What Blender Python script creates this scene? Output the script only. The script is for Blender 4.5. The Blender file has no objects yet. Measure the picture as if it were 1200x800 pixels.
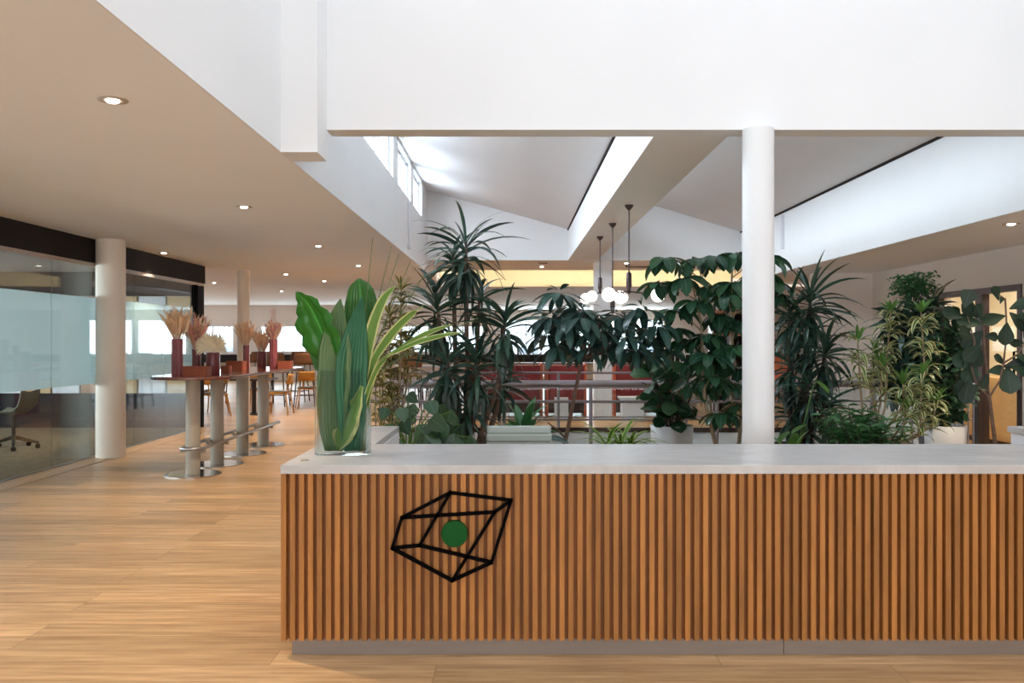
import bpy, math, random
from mathutils import Vector, Matrix, noise
R = math.radians
random.seed(7)
SC = bpy.context.scene
COL = SC.collection
EYE = 1.5
F = 1000.0            # focal length in pixels of the 1200x800 frame

def P(px, py, d):     # world point seen at pixel (px,py) at depth d
    return Vector(((px-600)*d/F, d, EYE+(400-py)*d/F))

# ------------------------------------------------------------------ materials
MATS = {}
def nt(name):
    m = bpy.data.materials.new(name); m.use_nodes = True
    t = m.node_tree; t.nodes.clear()
    out = t.nodes.new('ShaderNodeOutputMaterial')
    MATS[name] = m
    return m, t, out
def node(t, kind, **kw):
    n = t.nodes.new(kind)
    for k, v in kw.items():
        if k in n.inputs: n.inputs[k].default_value = v
        else: setattr(n, k, v)
    return n
def c4(c): return (c[0], c[1], c[2], 1)
def srgb(r, g, b):
    f = lambda v: ((v/255+0.055)/1.055)**2.4 if v > 10 else v/255/12.92
    return (f(r), f(g), f(b))
def pbr(name, col, rough=.5, metal=0, var=.08, scale=6, bump=0, spec=.5, stretch=(1, 1, 1), coat=0, island=0, sub=None):
    m, t, out = nt(name)
    b = node(t, 'ShaderNodeBsdfPrincipled')
    b.inputs['Roughness'].default_value = rough
    b.inputs['Metallic'].default_value = metal
    b.inputs['Specular IOR Level'].default_value = spec
    b.inputs['Coat Weight'].default_value = coat
    tc = node(t, 'ShaderNodeTexCoord'); mp = node(t, 'ShaderNodeMapping')
    mp.inputs['Scale'].default_value = stretch
    t.links.new(tc.outputs['Object'], mp.inputs['Vector'])
    nz = node(t, 'ShaderNodeTexNoise'); nz.inputs['Scale'].default_value = scale; nz.inputs['Detail'].default_value = 5
    t.links.new(mp.outputs[0], nz.inputs['Vector'])
    rp = node(t, 'ShaderNodeValToRGB')
    rp.color_ramp.elements[0].position = .3; rp.color_ramp.elements[1].position = .7
    rp.color_ramp.elements[0].color = c4([c*(1-var) for c in col]); rp.color_ramp.elements[1].color = c4([min(1, c*(1+var)) for c in col])
    t.links.new(nz.outputs['Fac'], rp.inputs['Fac'])
    last = rp.outputs[0]
    if island:
        g = node(t, 'ShaderNodeNewGeometry'); mr = node(t, 'ShaderNodeMapRange')
        mr.inputs['To Min'].default_value = 1-island; mr.inputs['To Max'].default_value = 1+island
        t.links.new(g.outputs['Random Per Island'], mr.inputs['Value'])
        hs = node(t, 'ShaderNodeHueSaturation'); t.links.new(mr.outputs[0], hs.inputs['Value']); t.links.new(last, hs.inputs['Color'])
        last = hs.outputs[0]
    t.links.new(last, b.inputs['Base Color'])
    if bump:
        bp = node(t, 'ShaderNodeBump'); bp.inputs['Strength'].default_value = bump; bp.inputs['Distance'].default_value = .01
        t.links.new(nz.outputs['Fac'], bp.inputs['Height']); t.links.new(bp.outputs[0], b.inputs['Normal'])
    t.links.new(b.outputs[0], out.inputs[0])
    return m
def emis(name, col, s):
    m, t, out = nt(name)
    e = node(t, 'ShaderNodeEmission'); e.inputs[0].default_value = c4(col); e.inputs[1].default_value = s
    t.links.new(e.outputs[0], out.inputs[0]); return m
def schlick(t):      # reflectance of a thin pane from the viewing angle, the same from both sides
    lw = node(t, 'ShaderNodeLayerWeight'); lw.inputs['Blend'].default_value = .5
    pw_ = node(t, 'ShaderNodeMath', operation='POWER'); pw_.inputs[1].default_value = 4; t.links.new(lw.outputs['Facing'], pw_.inputs[0])
    ma = node(t, 'ShaderNodeMath', operation='MULTIPLY_ADD'); ma.inputs[1].default_value = .6; ma.inputs[2].default_value = .035
    t.links.new(pw_.outputs[0], ma.inputs[0]); return ma.outputs[0]
def pane_mat(name, tint=(.93, .97, .97), rough=.02, refl=1.0):
    m, t, out = nt(name)
    tr = node(t, 'ShaderNodeBsdfTransparent'); tr.inputs[0].default_value = c4(tint)
    gl = node(t, 'ShaderNodeBsdfGlossy'); gl.inputs['Roughness'].default_value = rough
    gl.inputs[0].default_value = (refl, refl, refl, 1)
    fr = schlick(t)
    mx = node(t, 'ShaderNodeMixShader')
    t.links.new(fr, mx.inputs[0]); t.links.new(tr.outputs[0], mx.inputs[1]); t.links.new(gl.outputs[0], mx.inputs[2])
    t.links.new(mx.outputs[0], out.inputs[0]); return m
def leaf_mat(name, col, col2=None, edge=None, edge_at=.62, rough=.38, rib=.0, var=.3, transl=.18, stripes=0, spec=.5):
    """UV: u runs across the blade, v along it"""
    m, t, out = nt(name)
    b = node(t, 'ShaderNodeBsdfPrincipled'); b.inputs['Roughness'].default_value = rough
    b.inputs['Specular IOR Level'].default_value = spec
    g = node(t, 'ShaderNodeNewGeometry')
    rp = node(t, 'ShaderNodeValToRGB')
    rp.color_ramp.elements[0].color = c4([c*(1-var) for c in col])
    rp.color_ramp.elements[1].color = c4(col2 or [c*(1+var) for c in col])
    t.links.new(g.outputs['Random Per Island'], rp.inputs['Fac'])
    last = rp.outputs[0]
    uv = node(t, 'ShaderNodeUVMap'); sx = node(t, 'ShaderNodeSeparateXYZ'); t.links.new(uv.outputs[0], sx.inputs[0])
    a = node(t, 'ShaderNodeMath', operation='SUBTRACT'); a.inputs[1].default_value = .5; t.links.new(sx.outputs[0], a.inputs[0])
    ab = node(t, 'ShaderNodeMath', operation='ABSOLUTE'); t.links.new(a.outputs[0], ab.inputs[0])
    db = node(t, 'ShaderNodeMath', operation='MULTIPLY'); db.inputs[1].default_value = 2; t.links.new(ab.outputs[0], db.inputs[0])
    if stripes:
        w = node(t, 'ShaderNodeMath', operation='SINE'); ms = node(t, 'ShaderNodeMath', operation='MULTIPLY'); ms.inputs[1].default_value = stripes
        t.links.new(sx.outputs[0], ms.inputs[0]); t.links.new(ms.outputs[0], w.inputs[0])
        bp = node(t, 'ShaderNodeBump'); bp.inputs['Strength'].default_value = .55 if stripes > 50 else .25; bp.inputs['Distance'].default_value = .006
        t.links.new(w.outputs[0], bp.inputs['Height']); t.links.new(bp.outputs[0], b.inputs['Normal'])
    if rib:
        lt = node(t, 'ShaderNodeMath', operation='LESS_THAN'); lt.inputs[1].default_value = rib; t.links.new(db.outputs[0], lt.inputs[0])
        mx = node(t, 'ShaderNodeMix', data_type='RGBA'); mx.inputs['B'].default_value = c4([min(1, c*2.2+.03) for c in col])
        mx.inputs[7].default_value = c4([min(1, c*2.0+.02) for c in col])
        t.links.new(lt.outputs[0], mx.inputs[0]); t.links.new(last, mx.inputs[6]); last = mx.outputs[2]
    if edge:
        gt = node(t, 'ShaderNodeMath', operation='GREATER_THAN'); gt.inputs[1].default_value = edge_at; t.links.new(db.outputs[0], gt.inputs[0])
        mx = node(t, 'ShaderNodeMix', data_type='RGBA'); mx.inputs[7].default_value = c4(edge)
        t.links.new(gt.outputs[0], mx.inputs[0]); t.links.new(last, mx.inputs[6]); last = mx.outputs[2]
    t.links.new(last, b.inputs['Base Color'])
    tl = node(t, 'ShaderNodeBsdfTranslucent'); t.links.new(last, tl.inputs[0])
    mx2 = node(t, 'ShaderNodeMixShader'); mx2.inputs[0].default_value = transl
    t.links.new(b.outputs[0], mx2.inputs[1]); t.links.new(tl.outputs[0], mx2.inputs[2])
    t.links.new(mx2.outputs[0], out.inputs[0]); return m

def floor_mat(name, rot=0):
    m, t, out = nt(name)
    b = node(t, 'ShaderNodeBsdfPrincipled'); b.inputs['Roughness'].default_value = .36; b.inputs['Specular IOR Level'].default_value = .45
    tc = node(t, 'ShaderNodeTexCoord'); mp = node(t, 'ShaderNodeMapping'); mp.inputs['Rotation'].default_value = (0, 0, rot)
    mp.inputs['Location'].default_value = (.35, .03, 0)
    t.links.new(tc.outputs['Object'], mp.inputs[0])
    br = node(t, 'ShaderNodeTexBrick'); br.offset = .37; br.offset_frequency = 3
    br.inputs['Color1'].default_value = (0, 0, 0, 1); br.inputs['Color2'].default_value = (1, 1, 1, 1); br.inputs['Mortar'].default_value = (.5, .5, .5, 1)
    br.inputs['Scale'].default_value = 1; br.inputs['Brick Width'].default_value = 2.1; br.inputs['Row Height'].default_value = .19
    br.inputs['Mortar Size'].default_value = .0016; br.inputs['Mortar Smooth'].default_value = .0; br.inputs['Bias'].default_value = 0
    t.links.new(mp.outputs[0], br.inputs[0])
    # long grain
    m2 = node(t, 'ShaderNodeMapping'); m2.inputs['Scale'].default_value = (1.3, 17, 1); t.links.new(mp.outputs[0], m2.inputs[0])
    ad = node(t, 'ShaderNodeVectorMath', operation='ADD'); t.links.new(m2.outputs[0], ad.inputs[0])
    sc = node(t, 'ShaderNodeVectorMath', operation='SCALE'); sc.inputs['Scale'].default_value = 9; t.links.new(br.outputs['Color'], sc.inputs[0]); t.links.new(sc.outputs[0], ad.inputs[1])
    nz = node(t, 'ShaderNodeTexNoise'); nz.inputs['Scale'].default_value = 1.6; nz.inputs['Detail'].default_value = 7; nz.inputs['Roughness'].default_value = .62
    t.links.new(ad.outputs[0], nz.inputs['Vector'])
    rp = node(t, 'ShaderNodeValToRGB'); e = rp.color_ramp.elements
    e[0].position = .34; e[0].color = c4(srgb(172, 132, 91)); e[1].position = .68; e[1].color = c4(srgb(214, 175, 128))
    t.links.new(nz.outputs['Fac'], rp.inputs[0])
    hs = node(t, 'ShaderNodeHueSaturation')
    mr = node(t, 'ShaderNodeMapRange'); mr.inputs['To Min'].default_value = .80; mr.inputs['To Max'].default_value = 1.12
    t.links.new(br.outputs['Color'], mr.inputs['Value']); t.links.new(mr.outputs[0], hs.inputs['Value']); t.links.new(rp.outputs[0], hs.inputs['Color'])
    # knots
    m3 = node(t, 'ShaderNodeMapping'); m3.inputs['Scale'].default_value = (1.0, 2.6, 1); t.links.new(mp.outputs[0], m3.inputs[0])
    vo = node(t, 'ShaderNodeTexVoronoi'); vo.inputs['Scale'].default_value = 1.7; t.links.new(m3.outputs[0], vo.inputs['Vector'])
    lt = node(t, 'ShaderNodeMapRange'); lt.inputs['From Min'].default_value = .02; lt.inputs['From Max'].default_value = .055; lt.inputs['To Min'].default_value = .8; lt.inputs['To Max'].default_value = 0
    t.links.new(vo.outputs['Distance'], lt.inputs['Value'])
    kx = node(t, 'ShaderNodeMix', data_type='RGBA'); kx.inputs[7].default_value = c4(srgb(92, 60, 36))
    t.links.new(lt.outputs[0], kx.inputs[0]); t.links.new(hs.outputs[0], kx.inputs[6])
    jx = node(t, 'ShaderNodeMix', data_type='RGBA'); jx.inputs[7].default_value = c4(srgb(110, 74, 44))
    jf = node(t, 'ShaderNodeMath', operation='MULTIPLY'); jf.inputs[1].default_value = .75; t.links.new(br.outputs['Fac'], jf.inputs[0])
    t.links.new(jf.outputs[0], jx.inputs[0]); t.links.new(kx.outputs[2], jx.inputs[6])
    t.links.new(jx.outputs[2], b.inputs['Base Color'])
    bp = node(t, 'ShaderNodeBump'); bp.inputs['Strength'].default_value = .12; bp.inputs['Distance'].default_value = .004
    t.links.new(nz.outputs['Fac'], bp.inputs['Height']); t.links.new(bp.outputs[0], b.inputs['Normal'])
    t.links.new(b.outputs[0], out.inputs[0]); return m

def stone_mat(name):
    m, t, out = nt(name)
    b = node(t, 'ShaderNodeBsdfPrincipled'); b.inputs['Roughness'].default_value = .3; b.inputs['Specular IOR Level'].default_value = .5
    tc = node(t, 'ShaderNodeTexCoord'); mp = node(t, 'ShaderNodeMapping'); mp.inputs['Scale'].default_value = (1, 2.2, 1); mp.inputs['Rotation'].default_value = (0, 0, .5)
    t.links.new(tc.outputs['Object'], mp.inputs[0])
    nz = node(t, 'ShaderNodeTexNoise'); nz.inputs['Scale'].default_value = 2.2; nz.inputs['Detail'].default_value = 9; nz.inputs['Roughness'].default_value = .7; nz.inputs['Distortion'].default_value = 1.2
    t.links.new(mp.outputs[0], nz.inputs['Vector'])
    rp = node(t, 'ShaderNodeValToRGB'); e = rp.color_ramp.elements
    e[0].position = .3; e[0].color = c4(srgb(170, 166, 163)); e[1].position = .62; e[1].color = c4(srgb(194, 191, 189))
    n = rp.color_ramp.elements.new(.47); n.color = c4(srgb(182, 178, 175))
    t.links.new(nz.outputs['Fac'], rp.inputs[0]); t.links.new(rp.outputs[0], b.inputs['Base Color'])
    t.links.new(b.outputs[0], out.inputs[0]); return m

def carpet_mat(name):
    m, t, out = nt(name)
    b = node(t, 'ShaderNodeBsdfPrincipled'); b.inputs['Roughness'].default_value = .95; b.inputs['Specular IOR Level'].default_value = .1
    tc = node(t, 'ShaderNodeTexCoord'); mp = node(t, 'ShaderNodeMapping'); mp.inputs['Scale'].default_value = (3, 9, 1)
    t.links.new(tc.outputs['Object'], mp.inputs[0])
    nz = node(t, 'ShaderNodeTexNoise'); nz.inputs['Scale'].default_value = 3; nz.inputs['Detail'].default_value = 8; nz.inputs['Roughness'].default_value = .8
    t.links.new(mp.outputs[0], nz.inputs['Vector'])
    rp = node(t, 'ShaderNodeValToRGB'); e = rp.color_ramp.elements
    e[0].position = .38; e[0].color = c4(srgb(84, 72, 58)); e[1].position = .62; e[1].color = c4(srgb(150, 132, 104))
    t.links.new(nz.outputs['Fac'], rp.inputs[0]); t.links.new(rp.outputs[0], b.inputs['Base Color'])
    t.links.new(b.outputs[0], out.inputs[0]); return m

def frost_mat(name):
    m, t, out = nt(name)
    tl = node(t, 'ShaderNodeBsdfTranslucent'); tl.inputs[0].default_value = c4((.84, .92, .93))
    df = node(t, 'ShaderNodeBsdfDiffuse'); df.inputs[0].default_value = c4((.74, .84, .85))
    tr = node(t, 'ShaderNodeBsdfTransparent'); tr.inputs[0].default_value = c4((.85, .95, .95))
    nz = node(t, 'ShaderNodeTexNoise'); nz.inputs['Scale'].default_value = 40
    m1 = node(t, 'ShaderNodeMixShader'); m1.inputs[0].default_value = .45
    t.links.new(tl.outputs[0], m1.inputs[1]); t.links.new(df.outputs[0], m1.inputs[2])
    mr = node(t, 'ShaderNodeMapRange'); mr.inputs['To Min'].default_value = .07; mr.inputs['To Max'].default_value = .11; t.links.new(nz.outputs['Fac'], mr.inputs['Value'])
    m2 = node(t, 'ShaderNodeMixShader'); t.links.new(mr.outputs[0], m2.inputs[0]); t.links.new(m1.outputs[0], m2.inputs[1]); t.links.new(tr.outputs[0], m2.inputs[2])
    gl = node(t, 'ShaderNodeBsdfGlossy'); gl.inputs['Roughness'].default_value = .03
    fr = schlick(t)
    m3 = node(t, 'ShaderNodeMixShader'); t.links.new(fr, m3.inputs[0]); t.links.new(m2.outputs[0], m3.inputs[1]); t.links.new(gl.outputs[0], m3.inputs[2])
    t.links.new(m3.outputs[0], out.inputs[0]); return m

def glass_mat(name):   # solid vase glass
    m, t, out = nt(name)
    g = node(t, 'ShaderNodeBsdfGlass'); g.inputs['IOR'].default_value = 1.42; g.inputs['Roughness'].default_value = 0
    g.inputs[0].default_value = (.97, .99, .985, 1)
    tr = node(t, 'ShaderNodeBsdfTransparent'); tr.inputs[0].default_value = (.93, .96, .95, 1)
    nz = node(t, 'ShaderNodeTexNoise'); nz.inputs['Scale'].default_value = 9
    bp = node(t, 'ShaderNodeBump'); bp.inputs['Strength'].default_value = .08; bp.inputs['Distance'].default_value = .01
    t.links.new(nz.outputs['Fac'], bp.inputs['Height']); t.links.new(bp.outputs[0], g.inputs['Normal'])
    lw = node(t, 'ShaderNodeLayerWeight'); lw.inputs['Blend'].default_value = .5
    mr = node(t, 'ShaderNodeMapRange'); mr.inputs['From Min'].default_value = .35; mr.inputs['From Max'].default_value = .85; mr.inputs['To Min'].default_value = .08; mr.inputs['To Max'].default_value = .8
    t.links.new(lw.outputs['Facing'], mr.inputs['Value'])
    mx = node(t, 'ShaderNodeMixShader'); t.links.new(mr.outputs[0], mx.inputs[0])
    t.links.new(tr.outputs[0], mx.inputs[1]); t.links.new(g.outputs[0], mx.inputs[2]); t.links.new(mx.outputs[0], out.inputs[0]); return m

M = {}
M['white'] = pbr('white_paint', (.80, .80, .80), .6, var=.012, scale=1.5)
M['ceil'] = pbr('ceiling_paint', srgb(242, 242, 244), .75, var=.012, scale=1.2)
M['greyceil'] = pbr('grey_ceiling', srgb(140, 132, 124), .8, var=.02)
M['warmwall'] = pbr('warm_white_paint', srgb(226, 214, 204), .7, var=.015, scale=1.5)
M['col'] = pbr('column_paint', srgb(234, 222, 206), .55, var=.015, scale=2)
M['floor'] = floor_mat('oak_planks')
M['floor_b'] = floor_mat('oak_border_planks', R(90))
M['carpet'] = carpet_mat('brown_carpet')
M['darkband'] = pbr('dark_bulkhead', srgb(38, 31, 29), .8, spec=.2, var=.08, scale=3)
M['navy'] = pbr('navy_panels', srgb(13, 17, 27), .7, spec=.1, var=.08, scale=3)
M['beigestrip'] = pbr('beige_frame', srgb(176, 160, 146), .45, var=.03)
M['slat'] = pbr('oak_slats', srgb(160, 106, 52), .55, spec=.3, var=.2, scale=4, stretch=(6, 6, .6), island=.2, bump=.15)
M['slatback'] = pbr('oak_backing', srgb(142, 86, 38), .6, var=.15, scale=4, stretch=(6, 6, .6))
M['stone'] = stone_mat('pale_stone')
M['plinth'] = pbr('grey_plinth', srgb(132, 120, 110), .4, metal=.2, var=.04, stretch=(1, 8, 8))
M['black'] = pbr('black_steel', (.0025, .002, .002), .9, metal=0, spec=.05, var=.1)
M['green'] = pbr('green_enamel', srgb(0, 74, 20), .6, spec=.2, var=.05)
M['vase'] = glass_mat('clear_vase_glass')
M['pane'] = pane_mat('clear_pane')
M['dpane'] = pane_mat('partition_pane', (.88, .93, .93))
M['frost'] = frost_mat('frosted_film')
M['steel'] = pbr('brushed_steel', srgb(168, 164, 164), .3, metal=.9, var=.06, scale=20, stretch=(1, 1, 8))
M['mirror'] = pbr('polished_base', srgb(196, 190, 184), .10, metal=1, var=.02)
M['rail'] = pbr('grey_rail_paint', srgb(140, 134, 140), .35, metal=.35, var=.04)
M['legpaint'] = pbr('taupe_table_legs', srgb(170, 158, 142), .5, var=.03)
M['table'] = pbr('red_brown_top', srgb(104, 58, 46), .16, var=.25, scale=3, stretch=(8, 1, 1), coat=.5)
M['clay'] = pbr('terracotta', srgb(150, 78, 52), .7, var=.08, scale=12)
M['oxblood'] = pbr('oxblood_glaze', srgb(118, 44, 44), .35, var=.12, scale=9)
M['ribbed'] = pbr('rose_ribbed', srgb(146, 72, 76), .4, var=.15, scale=9)
M['straw'] = leaf_mat('dried_palm', srgb(255, 242, 214), rough=.8, var=.08, transl=.4)
M['straw2'] = leaf_mat('dried_grass', srgb(252, 226, 194), rough=.8, var=.12, transl=.4)
M['pink'] = leaf_mat('dried_pink', srgb(244, 186, 178), rough=.8, var=.2, transl=.4)
M['pot'] = pbr('white_pot', srgb(214, 214, 214), .45, var=.02)
M['darkpot'] = pbr('grey_planter', srgb(70, 72, 74), .6, var=.05)
M['soil'] = pbr('soil', srgb(42, 34, 30), .95, var=.4, scale=30, bump=.6)
M['bark'] = pbr('brown_bark', srgb(110, 88, 76), .8, var=.25, scale=12, stretch=(1, 1, 4), bump=.4)
M['barkd'] = pbr('dark_bark', srgb(74, 62, 58), .8, var=.25, scale=12, stretch=(1, 1, 4), bump=.4)
M['barkp'] = pbr('pale_bark', srgb(150, 132, 104), .8, var=.2, scale=10, stretch=(1, 1, 4), bump=.3)
M['dracaena'] = leaf_mat('dracaena_leaf', (.022, .058, .046), (.042, .105, .070), rough=.34, var=.35, transl=.10)
M['scheff'] = leaf_mat('schefflera_leaf', (.024, .066, .056), (.038, .098, .078), rough=.30, rib=.07, transl=.12)
M['umbrella'] = leaf_mat('umbrella_leaf', (.020, .068, .042), (.045, .125, .055), rough=.26, rib=.06, transl=.12)
M['fiddle'] = leaf_mat('fiddle_leaf', (.010, .032, .022), (.022, .062, .032), rough=.46, rib=.05, transl=.12)
M['fig'] = leaf_mat('fig_leaf', (.020, .075, .036), (.045, .13, .050), rough=.45, rib=.05, transl=.2)
M['ficus'] = leaf_mat('ficus_leaf', (.026, .082, .040), (.050, .130, .060), rough=.35, transl=.15)
M['shrub'] = leaf_mat('shrub_leaf', (.030, .13, .04), (.06, .20, .06), rough=.4, transl=.2)
M['lime'] = leaf_mat('lime_leaf', (.09, .24, .05), (.16, .36, .07), rough=.4, transl=.25)
M['fern'] = leaf_mat('feathery_leaf', (.05, .17, .07), (.09, .24, .09), rough=.5, transl=.2)
M['monstera'] = leaf_mat('monstera_leaf', (.018, .062, .026), (.045, .12, .040), rough=.33, rib=.05, transl=.15)
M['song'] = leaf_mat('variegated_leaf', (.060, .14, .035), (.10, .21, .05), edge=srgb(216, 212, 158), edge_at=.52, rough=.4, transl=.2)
M['songd'] = leaf_mat('shaded_variegated_leaf', (.060, .10, .03), (.10, .15, .045), edge=srgb(196, 178, 112), edge_at=.5, rough=.45, transl=.2)  # olive green blade with dull yellow edges
M['spider'] = leaf_mat('spider_leaf', (.10, .25, .045), (.16, .34, .06), edge=srgb(186, 206, 96), edge_at=.7, rough=.4, transl=.25)
M['banana'] = leaf_mat('banana_leaf', (.045, .24, .030), (.06, .31, .035), rough=.3, rib=.05, stripes=34, transl=.4)
M['bananad'] = leaf_mat('deep_green_leaf', (.045, .18, .028), (.06, .21, .035), rough=.3, rib=.06, stripes=70, transl=.2)
M['pleat'] = leaf_mat('pleated_palm', srgb(114, 144, 94), rough=.5, stripes=60, transl=.3, var=.12)
M['pleatd'] = leaf_mat('dark_pleated_palm', srgb(62, 122, 86), rough=.45, stripes=60, transl=.3, var=.12)
M['flax'] = leaf_mat('striped_flax', srgb(108, 146, 62), edge=srgb(206, 208, 138), edge_at=.66, rough=.42, stripes=40, transl=.25, var=.12)
M['grass'] = leaf_mat('bear_grass', srgb(88, 112, 66), rough=.5, transl=.1, var=.2)
M['stemgreen'] = pbr('green_stems', srgb(96, 138, 54), .5, var=.15)
M['chairgreen'] = pbr('sage_leather', srgb(158, 167, 160), .5, var=.03, scale=12)
M['yellowwood'] = pbr('honey_wood', srgb(196, 138, 58), .42, var=.12, stretch=(1, 1, 6))
M['brownwood'] = pbr('brown_wood', srgb(136, 92, 62), .5, var=.12, stretch=(1, 1, 6))
M['greypad'] = pbr('grey_fabric', srgb(130, 128, 126), .9, var=.06, scale=40)
M['darkwood'] = pbr('dark_wood', srgb(56, 36, 30), .45, var=.15, stretch=(1, 1, 6))
M['red'] = pbr('red_upholstery', srgb(126, 44, 50), .75, var=.08, scale=8)
M['redwood'] = pbr('red_orange_frame', srgb(176, 84, 58), .55, var=.08)
M['tan'] = pbr('tan_panel', srgb(206, 172, 122), .55, var=.06, stretch=(1, 1, 5))
M['shelfwood'] = pbr('shelf_wood', srgb(176, 122, 78), .5, var=.12)
M['orange'] = pbr('orange_cushion', srgb(214, 122, 84), .8, var=.06)
M['olive'] = pbr('olive_shell', srgb(92, 92, 72), .55, var=.04)
M['bronze'] = pbr('dark_bronze', srgb(78, 66, 66), .4, metal=.7, var=.1)
M['globe'] = emis('globe_glow', (1, .93, .82), 5.0)
M['litwall'] = pbr('lit_room_paint', srgb(246, 236, 214), .7, var=.02)
M['doorpane'] = pane_mat('door_pane', (.95, .96, .95), refl=.25)
M['lens'] = emis('downlight_glow', (1, .92, .78), 14.0)
M['cream'] = pbr('cream_wall', srgb(238, 220, 178), .7, var=.02)
M['bluewhite'] = pbr('pale_gloss', srgb(220, 222, 226), .4, var=.02)
M['bottle'] = pbr('dark_bottles', srgb(44, 54, 50), .25, var=.2)
M['city'] = pbr('hazy_city', srgb(150, 160, 172), .9, var=.15, scale=.2)
M['brass'] = pbr('brass_grommet', srgb(178, 168, 146), .35, metal=.8, var=.05)

# ------------------------------------------------------------------ mesh builder
class MB:
    def __init__(s): s.v = []; s.f = []; s.uv = []; s.sm = []
    def add(s, vs, fs, uvs=None, smooth=False):
        o = len(s.v); s.v += [Vector(v) for v in vs]
        s.uv += uvs if uvs else [(0.5, 0.5)]*len(vs)
        for f in fs: s.f.append([i+o for i in f]); s.sm.append(smooth)
        return s
    def box(s, x0, x1, y0, y1, z0, z1):
        vs = [(x0, y0, z0), (x1, y0, z0), (x1, y1, z0), (x0, y1, z0), (x0, y0, z1), (x1, y0, z1), (x1, y1, z1), (x0, y1, z1)]
        return s.add(vs, [(0, 3, 2, 1), (4, 5, 6, 7), (0, 1, 5, 4), (1, 2, 6, 5), (2, 3, 7, 6), (3, 0, 4, 7)])
    def rbox(s, x0, x1, y0, y1, z0, z1, r=.02, n=4):      # box with rounded vertical corners and softened rims
        pts = []
        for cx, cy, a0 in ((x1-r, y1-r, 0), (x0+r, y1-r, 90), (x0+r, y0+r, 180), (x1-r, y0+r, 270)):
            for k in range(n+1):
                a = R(a0+90*k/n); pts.append((cx+r*math.cos(a), cy+r*math.sin(a)))
        return s.prism(pts, z0, z1)
    def prism(s, pts, z0, z1):
        n = len(pts); vs = [(p[0], p[1], z0) for p in pts]+[(p[0], p[1], z1) for p in pts]
        fs = [tuple(reversed(range(n))), tuple(range(n, 2*n))]+[(i, (i+1) % n, n+(i+1) % n, n+i) for i in range(n)]
        return s.add(vs, fs)
    def tube(s, pts, r, n=8, cap=True):
        pts = [Vector(p) for p in pts]; m = len(pts)
        rs = r if isinstance(r, (list, tuple)) else [r]*m
        vs = []; prev = None
        for i, p in enumerate(pts):
            d = (pts[min(i+1, m-1)]-pts[max(i-1, 0)])
            if d.length < 1e-9: d = Vector((0, 0, 1))
            d.normalize()
            if prev is None:
                a = Vector((1, 0, 0)) if abs(d.x) < .9 else Vector((0, 1, 0))
                u = d.cross(a).normalized()
            else:
                u = (prev-d*prev.dot(d)).normalized()
            prev = u; w = d.cross(u)
            for k in range(n):
                t = 2*math.pi*k/n; vs.append(p+(u*math.cos(t)+w*math.sin(t))*rs[i])
        fs = []
        for i in range(m-1):
            for k in range(n):
                fs.append((i*n+k, i*n+(k+1) % n, (i+1)*n+(k+1) % n, (i+1)*n+k))
        s.add(vs, fs, smooth=True)
        if cap:
            s.add([v for v in vs[:n]], [tuple(reversed(range(n)))]); s.add([v for v in vs[-n:]], [tuple(range(n))])
        return s
    def cyl(s, c, r, z0, z1, n=24, r2=None):
        r2 = r if r2 is None else r2
        return s.lathe([(r, z0), (r2, z1)], c, n, caps=True)
    def lathe(s, prof, c, n=24, caps=False):
        vs = []; m = len(prof)
        for r, z in prof:
            for k in range(n):
                t = 2*math.pi*k/n; vs.append((c[0]+r*math.cos(t), c[1]+r*math.sin(t), z+(c[2] if len(c) > 2 else 0)))
        fs = [(i*n+k, i*n+(k+1) % n, (i+1)*n+(k+1) % n, (i+1)*n+k) for i in range(m-1) for k in range(n)]
        s.add(vs, fs, smooth=True)
        if caps:
            s.add(vs[:n], [tuple(reversed(range(n)))]); s.add(vs[-n:], [tuple(range(n))])
        return s
    def sphere(s, c, r, n=14, m=9):
        prof = [(max(1e-4, r*math.sin(math.pi*i/m)), -r*math.cos(math.pi*i/m)) for i in range(m+1)]
        return s.lathe(prof, c, n)
    def ribbon(s, pts, ws, side=None, fold=.15, wave=0, ragged=None, cross=3):
        """a leaf blade along pts with half widths ws; fold lifts the edges, wave ripples them"""
        pts = [Vector(p) for p in pts]; m = len(pts); vs = []; uv = []
        ks = [-1+2*k/(cross-1) for k in range(cross)]
        for i, p in enumerate(pts):
            d = (pts[min(i+1, m-1)]-pts[max(i-1, 0)]).normalized()
            sd = Vector(side) if side is not None else d.cross(Vector((0, 0, 1)))
            if sd.length < 1e-3: sd = Vector((1, 0, 0))
            sd = (sd-d*sd.dot(d)).normalized()
            nn = sd.cross(d)
            for k in ks:
                off = nn*(abs(k)*ws[i]*fold + (wave*ws[i]*math.sin(i*2.1+k*1.7)*abs(k) if wave else 0))
                vs.append(p+sd*(ws[i]*k)+off); uv.append((.5+k/2, i/(m-1)))
        c = cross
        fs = [(i*c+j, i*c+j+1, (i+1)*c+j+1, (i+1)*c+j) for i in range(m-1) for j in range(c-1)]
        return s.add(vs, fs, uv, smooth=True)
    def leaf(s, b, d, L, W, droop=.8, n=6, prof=None, fold=.2, roll=0, sagz=-1):
        """blade from b towards d that bends down by 'droop' radians along its length"""
        d = Vector(d).normalized(); p = Vector(b); pts = [p.copy()]
        sd = d.cross(Vector((0, 0, 1)))
        if sd.length < 1e-3: sd = Vector((math.cos(roll), math.sin(roll), 0))
        sd.normalize()
        sd = Matrix.Rotation(roll, 3, d) @ sd if roll else sd
        for i in range(n):
            ax = d.cross(Vector((0, 0, sagz)))
            if ax.length > 1e-3:
                d = Matrix.Rotation(min(droop/n, ax.length*3), 3, ax.normalized()) @ d
            p = p+d*(L/n); pts.append(p.copy())
        prof = prof or BLADE
        ws = [W/2*prof_at(prof, i/n) for i in range(n+1)]
        return s.ribbon(pts, ws, sd, fold)
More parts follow.
